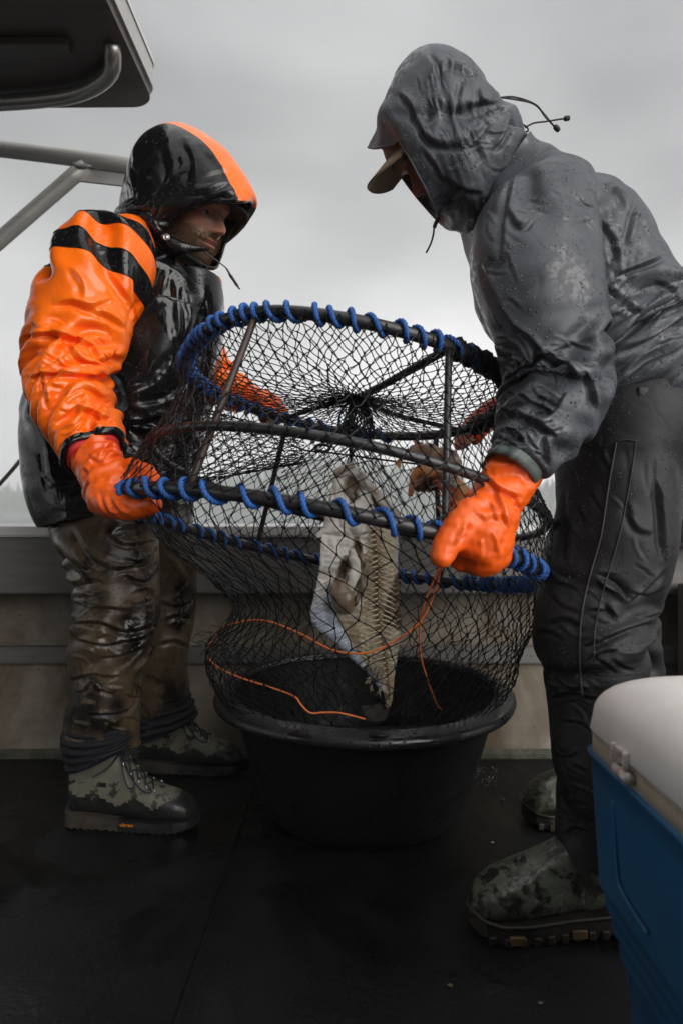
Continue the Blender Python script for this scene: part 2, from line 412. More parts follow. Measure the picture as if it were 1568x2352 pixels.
# ------------------------------------------------------------------ setting: water, hills, haze, deck
def water_mat():
    m, N, L, b = material('sea_water'); v = coords(N, L, (1, 1, 1))
    b.inputs['Base Color'].default_value = (.05, .065, .07, 1); b.inputs['Roughness'].default_value = .12; b.inputs['IOR'].default_value = 1.33
    mp = coords(N, L, (.35, 1.2, 1))
    h = math_(N, L, 'ADD', noise_(N, L, mp, 1.2, 6, .6), math_(N, L, 'MULTIPLY', noise_(N, L, mp, .15, 3), 3.0))
    L.new(bump_(N, L, h, .9, .5), b.inputs['Normal']); return m
def build_water():
    # a sheet, finer near the boat
    ys = np.concatenate([np.linspace(-40, 40, 9), np.geomspace(50, 700, 12)]); xs = np.linspace(-420, 420, 22)
    G = np.zeros((len(ys), len(xs), 3)); G[..., 0] = xs[None]; G[..., 1] = ys[:, None]; G[..., 2] = -.32
    tag(obj('water', G.reshape(-1, 3), gridfaces(len(ys), len(xs), False), water_mat(), loc=(0, 0, 0)), 'grey rippled sea water stretching to the foggy shore', 'water', kind='structure')
build_water()
def build_hills():
    m = simple('far_forest_ground', (.035, .05, .032), .9, (.055, .07, .045), .05)
    xs = np.linspace(-260, 260, 160); ts = np.linspace(0, 1, 14)
    rng = np.random.RandomState(3)
    top = 9 + 3 * np.sin(xs / 60 + .6) + 2 * np.sin(xs / 23 + 2) + 12 * np.exp(-((xs + 10) / 55) ** 2)
    G = np.zeros((len(ts), len(xs), 3)); G[..., 0] = xs[None]
    G[..., 1] = 285 + 70 * ts[:, None] ; G[..., 2] = -.6 + top[None] * np.sin(ts[:, None] * np.pi / 2) ** .8
    tag(obj('hills', G.reshape(-1, 3), gridfaces(len(ts), len(xs), False), m, loc=(0, 0, 0)), 'low wooded hills fading into fog across the water', 'hills', kind='structure')
    # conifers: cones of drooping tiers, one mass
    V = []; F = []; n0 = 0
    for k in range(1500):
        i = rng.randint(len(xs)); t = rng.uniform(0, 1) ** .8; x = xs[i] + rng.uniform(-2, 2)
        y = 285 + 70 * t; z = -.6 + top[i] * math.sin(t * math.pi / 2) ** .8; h = rng.uniform(4.5, 9); r = h * rng.uniform(.16, .24)
        for lv in range(4):
            zb = z + h * (.08 + .22 * lv); zt = z + h * min(1, .45 + .22 * lv); rr = r * (1 - .22 * lv)
            a0 = rng.uniform(0, 6.28); th = a0 + np.linspace(0, 2 * np.pi, 6, endpoint=False)
            V += [(x + rr * math.cos(a) * rng.uniform(.7, 1.2), y + rr * math.sin(a), zb - rng.uniform(0, .3)) for a in th] + [(x, y, zt)]
            F += [(n0 + q, n0 + (q + 1) % 6, n0 + 6) for q in range(6)]; n0 += 7
    tag(obj('forest', np.array(V), F, simple('far_conifer', (.03, .05, .03), .9, (.05, .07, .04), .3), loc=(0, 0, 0), smooth=False), 'far dark conifers along the foggy hillside', 'forest', kind='stuff')
build_hills()
def build_haze():
    m = bpy.data.materials.new('sea_haze'); m.use_nodes = True; N = m.node_tree.nodes; L = m.node_tree.links; N.clear()
    o = N.new('ShaderNodeOutputMaterial'); v = N.new('ShaderNodeVolumePrincipled'); v.inputs['Color'].default_value = (.985, .99, .99, 1)
    v.inputs['Density'].default_value = .0022; v.inputs['Anisotropy'].default_value = 0.0; L.new(v.outputs[0], o.inputs['Volume'])
    mb = MB(); mb.box((0, 180, 15.2), (700, 420, 33)); tag(mb.build('haze', m, smooth=False, loc=(0, 180, 0)), 'pale wet haze hanging over the water', 'haze', kind='stuff')
build_haze()

def deck_mat():
    m, N, L, b = material('wet_rubber_deck'); v = coords(N, L)
    b.inputs['Specular IOR Level'].default_value = .30
    wet = ramp(N, L, noise_(N, L, v, 2.4, 6, .62, .6), [(.46, 0.0), (.64, 1.0)])
    f = noise_(N, L, v, 9, 7, .65); dry = mixc(N, L, ramp(N, L, f, [(.4, 0.0), (.7, 1.0)]), (.0035, .0035, .0037), (.007, .0068, .0065))
    L.new(mixc(N, L, wet, dry, (.004, .004, .0042)), b.inputs['Base Color'])
    L.new(mixc(N, L, wet, ramp(N, L, f, [(.3, .42), (.7, .6)]), (.09, .09, .09)), b.inputs['Roughness'])
    grit = noise_(N, L, v, 130, 5, .7)
    nb = bump_(N, L, math_(N, L, 'MULTIPLY', grit, ramp(N, L, wet, [(0, 1.0), (1, .22)])), .6, .004)
    rip = noise_(N, L, v, 34, 3, .5); nb = bump_(N, L, math_(N, L, 'MULTIPLY', rip, wet), .25, .006, nb)
    L.new(nb, b.inputs['Normal']); return m
DECK = deck_mat()
def build_deck():
    root = tag(obj('deck', *(lambda b: (np.concatenate(b.V), b.F))(MB().box((0, .4, -.035), (6.4, 3.53, .05))), simple('deck_plate', (.03, .03, .03), .5), loc=(0, 0, -.01), smooth=False), 'black wet deck of the boat underfoot', 'deck', kind='structure')
    # rubber mats laid edge to edge: their seam runs from beside the far shoe towards the camera
    s0 = P(592, 1790, EYE * FOC / 614); s1 = P(400, 2352, EYE * FOC / 1176)
    d = (s1 - s0) / (s1[1] - s0[1]); yb, yf = 2.168, -1.3
    xa, xb = s0[0] + d[0] * (yb - s0[1]), s0[0] + d[0] * (yf - s0[1])
    for xl0, xl1, xr0, xr1 in ((-3.1, -3.1, xa - .0025, xb - .0025), (xa + .0025, xb + .0025, 3.1, 3.1)):
        bm = bmesh.new()
        q = [bm.verts.new(p) for p in ((xl1, yf, -.008), (xr1, yf, -.008), (xr0, yb, -.008), (xl0, yb, -.008))]
        f = bm.faces.new(q); r = bmesh.ops.extrude_face_region(bm, geom=[f])
        for e in r['geom']:
            if isinstance(e, bmesh.types.BMVert): e.co.z = 0.0
        bmesh.ops.recalc_face_normals(bm, faces=bm.faces); bmesh.ops.bevel(bm, geom=bm.edges[:], offset=.002, segments=2, affect='EDGES')
        bm.verts.index_update()
        obj('rubber_mat', np.array([v.co[:] for v in bm.verts]), [[v.index for v in f.verts] for f in bm.faces], DECK, root, smooth=False); bm.free()
build_deck()
def alu_mat(name, c, c2, stain=None, st=(.5, .7), rough=.42, scale=3.0, sscale=2.2, metal=.75):
    m, N, L, b = material(name); v = coords(N, L, (1, 1, 1)); vs = coords(N, L, (.6, 6, 6))
    f = ramp(N, L, noise_(N, L, vs, scale * 3, 8, .7), [(.3, 0.0), (.7, 1.0)]); col = mixc(N, L, f, c, c2)
    b.inputs['Metallic'].default_value = metal
    if stain is not None:
        vd = coords(N, L, (1.5, 1.2, 1.1))
        g = ramp(N, L, noise_(N, L, vd, sscale, 8, .66, .5), [(st[0], 0.0), (st[1], 1.0)])
        col = mixc(N, L, g, col, stain)
        sp = ramp(N, L, noise_(N, L, v, 55, 3, .6), [(.68, 0.0), (.73, 1.0)]); col = mixc(N, L, math_(N, L, 'MULTIPLY', sp, .75), col, (.02, .017, .014))
        L.new(ramp(N, L, g, [(0, metal), (1, .1)]), b.inputs['Metallic'])
        L.new(ramp(N, L, g, [(0, rough), (1, .75)]), b.inputs['Roughness'])
    else: L.new(ramp(N, L, noise_(N, L, v, 14, 6), [(.3, rough - .1), (.7, rough + .12)]), b.inputs['Roughness'])
    L.new(col, b.inputs['Base Color'])
    L.new(bump_(N, L, noise_(N, L, vs, 60, 4), .12, .002), b.inputs['Normal']); return m
ALU = alu_mat('brushed_aluminium', (.155, .147, .14), (.205, .197, .19), (.085, .068, .052), (.62, .8), metal=.55, rough=.5)
ALU_LIGHT = alu_mat('bare_aluminium_edge', (.5, .49, .47), (.6, .59, .57), metal=.6, rough=.45)
ALU_STAIN = alu_mat('stained_hull_aluminium', (.19, .163, .125), (.24, .213, .172), (.085, .058, .032), (.42, .66), metal=.35, rough=.6)
def build_bulwark():
    root = empty('boat_side', (0, 2.25, 0), 'aluminium boat side with a flat gunwale and stained inner panels behind the men', 'boat side')
    W = 6.2
    def extr(prof, name, mt, x0=-3.1, x1=3.1, bev=.003, par=None):
        bm = bmesh.new(); vs = [bm.verts.new((x0, y, z)) for y, z in prof]; f = bm.faces.new(vs)
        r = bmesh.ops.extrude_face_region(bm, geom=[f])
        for e in r['geom']:
            if isinstance(e, bmesh.types.BMVert): e.co.x = x1
        bmesh.ops.recalc_face_normals(bm, faces=bm.faces)
        if bev: bmesh.ops.bevel(bm, geom=bm.edges[:], offset=bev, segments=2, affect='EDGES')
        bm.verts.index_update(); V = np.array([v.co[:] for v in bm.verts]); F = [[v.index for v in q.verts] for q in bm.faces]; bm.free()
        return obj(name, V, F, mt, par or root, smooth=False)
    extr([(2.17, -.06), (2.20, -.06), (2.29, .29), (2.262, .29)], 'lower_panel', ALU_STAIN)
    extr([(2.166, -.002), (2.166, .012), (2.184, .03), (2.19, -.002)], 'weld_bead', simple('weed_weld', (.07, .065, .05), .7, (.025, .03, .014), 20, bump=.6, bscale=50, bdist=.01))
    extr([(2.272, .29), (2.30, .29), (2.335, .56), (2.315, .56)], 'upper_panel', ALU_STAIN)
    extr([(2.235, .283), (2.262, .279), (2.262, .338), (2.235, .334)], 'stringer', ALU, bev=.004)
    extr([(2.20, .514), (2.215, .508), (2.40, .508), (2.42, -.5), (2.46, -.5), (2.46, .70), (2.21, .70), (2.20, .70)], 'gunwale', ALU, bev=.003)
    extr([(2.188, .693), (2.192, .724), (2.475, .729), (2.475, .701), (2.198, .701), (2.197, .690)], 'gunwale_cap', ALU_LIGHT, bev=.004)
    # stern step and post at the right end
    mb = MB(); mb.box((1.28, 2.13, .28), (.46, .10, .535), None, .006); mb.build('side_locker', alu_mat('locker_aluminium', (.13, .12, .11), (.18, .165, .15), (.08, .06, .045), (.45, .68), metal=.3, rough=.6), root, smooth=False)
    mb = MB(); mb.box((1.05, 2.074, .33), (.02, .012, .16), None, .004); mb.build('locker_latch', simple('latch_rubber', (.012, .012, .012), .5), root, smooth=False)
    mb = MB(); mb.box((1.30, 2.15, .685), (.56, .17, .05), None, .006); mb.build('gunwale_step', ALU, root, smooth=False)
build_bulwark()

TUBE_ALU = alu_mat('welded_tube_aluminium', (.40, .39, .37), (.50, .49, .46), metal=.5, rough=.5)
def build_rail():
    Y = 2.42
    root = empty('rail', P(0, 350, Y), 'welded aluminium rail with slanting brace behind the man in the orange jacket', 'rail')
    def q(u, v): return P(u, v, Y)
    top = cr([q(-1000, 235), q(-120, 328), q(0, 341), q(200, 366), q(330, 383), q(470, 400)], 24)
    MB().tube(top, .0275, 20).build('top_tube', TUBE_ALU, root)
    MB().tube(np.linspace(q(-740, 1195), q(197, 379), 30), .027, 20).build('brace_tube', TUBE_ALU, root)
    MB().tube(np.linspace(q(372, 390), q(372, 1203), 12), .027, 20).build('post', TUBE_ALU, root); MB().tube(np.linspace(q(-1000, 235), q(-1000, 1203), 12), .027, 20).build('post', TUBE_ALU, root)
    mb = MB(); pl = [q(188, 400), q(206, 376), q(470, 408), q(470, 446), q(181, 414)]
    V = np.array(pl); V2 = V + np.array([0, .012, 0]); n = len(pl)
    F = [list(range(n)), [n + i for i in range(n)][::-1]] + [[i, n + i, n + (i + 1) % n, (i + 1) % n] for i in range(n)]
    mb.add(np.concatenate([V, V2]), F); mb.build('gusset_plate', ALU_LIGHT, root, smooth=False)
    rng = np.random.RandomState(4)
    mb = MB()
    a = np.linspace(0, 1, 20)
    ring = np.array([q(168, 375) + (q(214, 381) - q(168, 375)) * t + np.array([0, -.03 * math.sin(t * math.pi), -.018 * math.sin(t * math.pi)]) for t in a])
    for i in range(19): mb.tube(np.linspace(ring[i], ring[i + 1] + 1e-5, 3), [.006, .008 + .002 * rng.rand(), .006], 8)
    for i in range(16):
        c = q(213, 383) * (1 - i / 16) + q(330, 398) * (i / 16) + np.array([0, -.003, -.002]); mb.tube([c, c + np.array([.006, 0, 0]), c + np.array([.013, 0, -.001])], [.005, .0075, .005], 8)
    mb.build('weld', simple('weld_metal', (.32, .31, .3), .45, metal=.6, bump=.5, bscale=200), root)
build_rail()
def build_canopy():
    root = empty('wheelhouse', (-1.3, -.6, 0), 'aluminium wheelhouse with a dark roof overhang and bent grab tube reaching in at upper left, plus unseen walls added for shade', 'wheelhouse')
    z = 2.085; x1, y1 = -.603, 2.262; r = .075
    def outline(x1, y1, r, x0=-3.0, y0=-1.29):
        a = np.linspace(0, math.pi / 2, 9)
        return [(x0, y0), (x1 - .0, y0)] + [(x1 - r + r * math.cos(t), y1 - r + r * math.sin(t)) for t in a] + [(x0, y1 + .025)]
    def slab(o, z0, z1, name, mt, par):
        n = len(o); V = [(x, y, z0) for x, y in o] + [(x, y, z1) for x, y in o]
        F = [list(range(n))[::-1], [n + i for i in range(n)]] + [[i, (i + 1) % n, n + (i + 1) % n, n + i] for i in range(n)]
        return obj(name, np.array(V), F, mt, par, smooth=False)
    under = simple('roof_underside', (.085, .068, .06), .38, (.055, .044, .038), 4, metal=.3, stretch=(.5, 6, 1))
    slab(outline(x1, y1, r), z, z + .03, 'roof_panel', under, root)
    slab(outline(x1 + .008, y1 + .004, r), z + .0305, z + .10, 'roof_edge', ALU_LIGHT, root)
    slab(outline(x1 + .012, y1 + .0, r), z + .1005, z + .115, 'roof_top', simple('roof_paint', (.6, .6, .6), .5), root)
    for y in (1.30, 1.62, 1.95):
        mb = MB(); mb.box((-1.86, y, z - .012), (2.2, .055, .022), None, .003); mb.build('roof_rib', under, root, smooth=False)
    zt = z - .03; t = [(-3.0, 2.23, zt), (-1.5, 2.205, zt), (-1.07, 2.185, zt), (-.86, 2.155, zt), (-.765, 2.115, zt), (-.69, 2.055, zt), (-.655, 2.0, zt + .004), (-.645, 1.955, zt + .035)]
    # unseen house added behind the camera, its walls shading the lower scene
    hx0, hx1, hy0, hy1, hz = -3.05, .55, -3.0, -1.3, 2.1
    wm = alu_mat('shade_wall_paint', (.22, .22, .22), (.28, .28, .275), (.14, .12, .10), (.55, .75), metal=.2)
    for c, d in (((hx0 + .02, (hy0 + hy1) / 2, hz / 2), (.04, hy1 - hy0, hz)), ((hx1 - .02, (hy0 + hy1) / 2, hz / 2), (.04, hy1 - hy0, hz)), (((hx0 + hx1) / 2, hy0 + .02, hz / 2), (hx1 - hx0 - .084, .04, hz)), (((hx0 + hx1) / 2, hy1 - .02, hz / 2), (hx1 - hx0 - .084, .04, hz))):
        mb = MB(); mb.box(c, d, None, .006); mb.build('shade_wall', wm, root, smooth=False)
    mb = MB(); mb.box(((hx0 + hx1) / 2, (hy0 + hy1) / 2, hz + .028), (hx1 - hx0 + .2, hy1 - hy0 + .2, .05), None, .02); mb.build('shade_house_top', wm, root, smooth=False)
    gl = simple('dark_window_glass', (.01, .011, .012), .06); fr_ = simple('window_rubber', (.012, .012, .012), .6)
    for x in (-2.3, -1.2):
        mb = MB(); mb.box((x, hy1 + .006, 1.55), (.86, .02, .72), None, .006); w_ = mb.build('shade_wall_window', fr_, root, smooth=False)
        mb = MB(); mb.box((x, hy1 + .014, 1.55), (.78, .012, .64), None, .004); mb.build('shade_wall_pane', gl, w_, smooth=False)
    mb = MB(); mb.box((-.1, hy1 + .008, 1.0), (.72, .03, 1.94), None, .01); dr = mb.build('shade_wall_door', alu_mat('door_paint', (.18, .18, .18), (.24, .24, .235), metal=.2), root, smooth=False)
    MB().tube(cr([(.17, hy1 + .02, .92), (.17, hy1 + .06, .94), (.17, hy1 + .06, 1.10), (.17, hy1 + .02, 1.12)], 14), .009, 8).build('handle', TUBE_ALU, dr)
    MB().tube(cr(t, 40), .024, 16).build('grab_tube', simple('grab_tube_metal', (.30, .28, .27), .3, metal=.7), root)
build_canopy()
def twisted(path, r, lay, name, mt, parent, n=6, strands=3, **kw):
    """laid rope along a path: three strands twisting round each other"""
    p = np.asarray(path, float); s = np.concatenate([[0], np.cumsum(np.linalg.norm(np.diff(p, axis=0), axis=1))])
    m = max(int(s[-1] / (lay / 6)), 8); q = np.stack([np.interp(np.linspace(0, s[-1], m), s, p[:, k]) for k in range(3)], 1)
    t, a, b = frames(q); ph = np.linspace(0, s[-1], m) / lay * 2 * np.pi; mb = MB(); Gs = []
    for k in range(strands):
        w = ph + 2 * np.pi * k / strands
        c = q + (r * .5) * (np.cos(w)[:, None] * a + np.sin(w)[:, None] * b)
        Gs.append(tubegrid(c, r * .56, n))
    nv = m; V = np.concatenate([g.reshape(-1, 3) for g in Gs]); F = np.concatenate([gridfaces(nv, n, True, k * nv * n) for k in range(strands)])
    return obj(name, V, F, mt, parent, **kw)
ROPE_OLD = simple('old_rope', (.07, .065, .035), .8, (.03, .03, .02), 60, bump=.5, bscale=300)
tag(twisted(cr([P(-40, 1150, 2.5), P(0, 1111, 2.5), P(60, 1040, 2.5), P(110, 968, 2.5), P(190, 860, 2.5)], 60), .0075, .03, 'mooring_rope', ROPE_OLD, None, loc=P(0, 1111, 2.5)), 'weathered olive rope slanting over the water at left', 'rope')
# ------------------------------------------------------------------ black tub
TUBC = (-.005, 1.822, 0.0)
PLASTIC = raingear('wet_black_plastic', (.007, .007, .0075), (.012, .012, .012), 18, .5, .66, rough=.5, wetrough=.22, wet=(.5, .62), wetscale=5, drops=.5, dropscale=120, fab=.2, fabscale=90, spec=.2, beady=1)
def build_tub():
    c = np.array([P(835, 1200, 1.805)[0], 1.805, 0.0]); global TUBC; TUBC = c
    root = empty('tub', c, 'wide round black plastic tub standing on the deck under the hanging net', 'tub')
    k = .379
    prof = [(.02, .012), (.19, .012), (.225, .02), (.25, .05), (.300, .17), (.335, .295), (.338, .318)]
    outer = [(.0, .0), (.205, .0), (.232, .006), (.25, .022), (.262, .048), (.292, .14), (.335, .285), (.342, .300)]
    rim = [(.336, .298), (.372, .290), (.381, .293), (.384, .301), (.382, .310), (.374, .316), (.350, .323), (.338, .326), (.331, .322), (.330, .312)]
    mb = MB(); mb.grid(lathe(outer, c, 96)); mb.grid(lathe(prof[::-1], c, 96)); mb.build('bowl', PLASTIC, root)
    G = lathe(rim, c, 128); a = np.linspace(0, 2 * np.pi, 128, endpoint=False)
    G[..., 2] += .0025 * np.sin(3 * a + 1)[None] + .012 * np.sin(a)[None] * (G[..., 2] > .28)
    MB().grid(G).build('rim', raingear('wet_black_rim', (.010, .010, .0105), (.018, .018, .018), 14, .5, .66, rough=.42, wetrough=.12, wet=(.45, .6), wetscale=8, drops=.7, dropscale=110, fab=.25, fabscale=90, spec=.5), root)
    mb = MB(); q = P(868, 1690, 1.424)
    mb.grid(tubegrid([q + np.array([-.02, 0, 0]), q + np.array([-.012, -.002, .001]), q + np.array([.014, -.002, 0]), q + np.array([.02, 0, 0])], [.002, .006, .006, .002], 10), True, 0, True)
    mb.build('mould_mark', PLASTIC, root)
build_tub()
# ------------------------------------------------------------------ cooler box
def build_cooler():
    x0, x1, y0, y1 = .348, .93, .22, 1.0; zs = .446
    root = empty('cooler', ((x0 + x1) / 2, .6, 0), 'big blue cool box with a dirty white lid beside the near boot', 'cool box')
    blue = simple('cooler_blue', (.016, .12, .27), .40, (.03, .095, .19), 5, bump=.15, bscale=90, bdist=.002)
    white = simple('cooler_white', (.80, .785, .755), .42, (.64, .61, .57), 4, .5, .8, bump=.12, bscale=25, bdist=.004)
    tan = simple('cooler_seal', (.46, .40, .30), .55, (.25, .19, .13), 22, .55, .75)
    metal = simple('cooler_latch', (.62, .58, .55), .4, (.30, .16, .10), 60, .52, .7, metal=.2)
    def rr(x0, x1, y0, y1, r, z, n=7):
        o = []
        for cx, cy, s in ((x1 - r, y1 - r, 0), (x0 + r, y1 - r, 1), (x0 + r, y0 + r, 2), (x1 - r, y0 + r, 3)):
            for t in np.linspace(0, math.pi / 2, n): a = t + s * math.pi / 2; o.append((cx + r * math.cos(a), cy + r * math.sin(a), z))
        return np.array(o)
    # body: tapering, with stepped flutes low on the side
    lv = [(.0, .054), (.012, .048), (.08, .042), (.160, .034), (.165, .029), (.170, .0285), (.192, .0275), (.196, .0215), (.201, .021), (.222, .020), (.226, .0145), (.231, .014), (.249, .013), (.253, .0085), (.258, .008), (.32, .005), (.40, .001), (.428, .0), (.432, -.004), (.438, -.004)]
    G = np.stack([rr(x0 + i, x1 - i, y0 + i, y1 - i, .035, z) for z, i in lv]); MB().grid(G, True, 0, True).build('body', blue, root)
    lv = [(.432, .006), (.434, .001), (zs + .018, .001), (zs + .02, .008)]
    G = np.stack([rr(x0 + i, x1 - i, y0 + i, y1 - i, .035, z) for z, i in lv]); MB().grid(G, True, 0, True).build('seal', tan, root)
    lv = [(zs + .0195, .01), (zs + .021, -.004), (zs + .026, -.006)]
    for t in np.linspace(0, math.pi / 2, 10): lv.append((zs + .045 + .058 * math.sin(t), -.003 + .075 * (1 - math.cos(t))))
    lv.append((zs + .106, .16)); lv.append((zs + .108, .23))
    G = np.stack([rr(x0 + i, x1 - i, y0 + i, y1 - i, min(max(.055, .05 + i * .4), (x1 - x0) / 2 - i - .004), z) for z, i in lv]); MB().grid(G, True, 0, True).build('lid', white, root)
    # hinge-like latch straddling the seam, and the moulded groove below it
    lt = empty_part = None
    mb = MB(); xq = x0 - .004; yq = .850
    mb.box((xq - .002, yq, zs + .026), (.007, .034, .018), None, .002); mb.box((xq - .005, yq + .018, zs + .026), (.008, .006, .022), None, .002); mb.box((xq - .005, yq - .018, zs + .026), (.008, .006, .022), None, .002)
    latch = mb.build('latch', metal, root)
    mb = MB(); mb.tube([(xq - .003, yq - .024, zs + .006), (xq - .003, yq + .014, zs + .006)], .0075, 14); mb.box((xq - .001, yq, zs + .004), (.007, .036, .012), None, .003); mb.build('latch_pin', metal, latch)
    mb = MB(); xg = x0 + .0012
    mb.tube(cr([(xg, .895, .40), (xg + .0005, .893, .37), (xg + .0016, .885, .305), (xg + .0018, .87, .293), (xg + .0016, .80, .285)], 24), .0022, 8); mb.build('moulded_rib', blue, root)
build_cooler()

# ------------------------------------------------------------------ crab pot
class Ring:
    def __init__(s, cx, cy, cz, R, a, b):
        s.c = np.array([cx, cy, cz]); s.R = R
        s.e1 = np.array([math.cos(b), 0, -math.sin(b)]); n0 = np.array([math.sin(b), 0, math.cos(b)])
        s.e2 = math.cos(a) * np.array([0, 1.0, 0]) - math.sin(a) * n0; s.n = np.cross(s.e1, s.e2)
    bend = None          # a used hoop is bent a little out of its plane
    def at(s, t, k=1.0):
        t = np.asarray(t, float); q = s.c + k * s.R * (np.cos(t)[..., None] * s.e1 + np.sin(t)[..., None] * s.e2)
        if s.bend is not None: q[..., 2] += np.interp(np.mod(t, 2 * np.pi), s.bend[0], s.bend[1])
        return q
LOW = Ring(-.0256, 1.5191, .6999, .45, .1655, .1907)
MID = Ring(.0115, 1.4935, .8095, .416, .1658, .2056)
UP = Ring(.0134, 1.5688, 1.0476, .36, .1634, .1514)
_t = np.linspace(0, 2 * np.pi, 181); _k = np.array([(-.26, .015), (0, .014), (.8, .004), (1.9, .002), (2.4, 0), (2.84, -.012), (3.3, -.021), (3.58, -.020), (3.8, -.006), (4.05, .006), (4.3, .007), (4.6, 0), (4.9, -.004), (5.37, -.002), (5.77, .008), (6.02, .015), (6.2832, .014), (7.0, .004)])
_b = np.interp(_t, _k[:, 0], _k[:, 1])
for _ in range(12): _b = .5 * _b + .25 * (np.roll(_b, 1) + np.roll(_b, -1))
UP.bend = (_t, _b)
POTSTEEL = simple('wet_wrapped_steel', (.018, .018, .02), .38, (.035, .03, .03), 18, bump=.35, bscale=70, bdist=.004, r2=.25)
RUSTY = simple('rusty_wrapped_steel', (.03, .02, .018), .5, (.10, .045, .025), 24, .5, .7, bump=.4, bscale=90)
BLUE = simple('blue_rope', (.018, .11, .40), .6, (.012, .065, .22), 40, .4, .7, bump=.5, bscale=420, bdist=.002)
TWINE = simple('black_twine', (.010, .010, .011), .5, bump=.5, bscale=500, spec=.3)
ORANGE_CORD = simple('orange_cord', (.75, .17, .03), .5, (.5, .12, .03), 50, bump=.4, bscale=500)
def strands(A, B, r, sag=.0, rng=None, mid=True):
    """triangular twine pieces between rows of points A and B, each with a bend in the middle"""
    n = len(A); d = B - A; l = np.maximum(np.linalg.norm(d, axis=1), 1e-6); t = d / l[:, None]
    x = np.cross(t, np.array([.3, .5, .8])); x /= np.maximum(np.linalg.norm(x, axis=1), 1e-6)[:, None]; y = np.cross(t, x)
    Mp = (A + B) / 2
    if rng is not None: Mp = Mp + rng.normal(size=(n, 3)) * (l * .055)[:, None] + np.array([0, 0, -1.0]) * (sag * l)[:, None]
    th = np.arange(3) * 2 * np.pi / 3; off = np.cos(th)[:, None, None] * x + np.sin(th)[:, None, None] * y     # 3,n,3
    R = np.broadcast_to(np.asarray(r, float), (n,))[None, :, None]
    V = np.stack([A[None] + off * R, Mp[None] + off * R * .95, B[None] + off * R], 0)   # 3 stations, 3 sides, n, 3
    V = V.transpose(2, 0, 1, 3).reshape(-1, 3); base = np.arange(n)[:, None] * 9; F = []
    for s_ in range(2):
        for k in range(3):
            F.append(np.concatenate([base + s_ * 3 + k, base + s_ * 3 + (k + 1) % 3, base + s_ * 3 + 3 + (k + 1) % 3, base + s_ * 3 + 3 + k], 1))
    return V, np.concatenate(F)
def knots(Q, r, rng):
    """small lumpy octahedra"""
    n = len(Q); D = np.array([[1, 0, 0], [-1, 0, 0], [0, 1, 0], [0, -1, 0], [0, 0, 1], [0, 0, -1]], float)
    V = (Q[:, None] + D[None] * (r * rng.uniform(.75, 1.35, (n, 6, 1)))).reshape(-1, 3); b = np.arange(n)[:, None] * 6
    T = [(0, 2, 4), (2, 1, 4), (1, 3, 4), (3, 0, 4), (2, 0, 5), (1, 2, 5), (3, 1, 5), (0, 3, 5)]
    F = np.concatenate([b + np.array([[q[0], q[1], q[2], q[2]]]) for q in T]); return V, F[:, :3]
def net_obj(name, S, na, nb, r, parent, closed=True, jit=.10, sag=.04, seed=0, kn=2.4, a0=0.0, a1=1.0, mt=None, skip=None):
    """diamond mesh over the surface S(a, b), a and b in 0..1"""
    rng = np.random.RandomState(seed); ncol = na if closed else na + 1
    jj, ii = np.meshgrid(np.arange(nb + 1), np.arange(ncol), indexing='ij')
    a = (ii + .5 * (jj % 2) + rng.normal(size=ii.shape) * jit) / na; b = (jj + rng.normal(size=jj.shape) * jit * .8 * ((jj > 0) & (jj < nb))) / nb
    Q = S(a0 + (a1 - a0) * (a if closed else np.clip(a, 0, 1)), b)
    A, B = [], []
    for j in range(nb):
        for dlt in ((0, -1) if j % 2 == 0 else (0, 1)):
            i = np.arange(ncol); k = i + dlt
            if closed: k %= ncol
            else: ok = (k >= 0) & (k < ncol); i, k = i[ok], k[ok]
            A.append(Q[j, i]); B.append(Q[j + 1, k])
    A = np.concatenate(A); B = np.concatenate(B)
    l = np.linalg.norm(B - A, axis=1); ok = l < .3
    V1, F1 = strands(A[ok], B[ok], r, sag, rng); V2, F2 = knots(Q.reshape(-1, 3), r * kn, rng)
    F = F1.tolist() + (F2 + len(V1)).tolist()
    return obj(name, np.concatenate([V1, V2]), F, mt or TWINE, parent, smooth=False, kind='stuff')
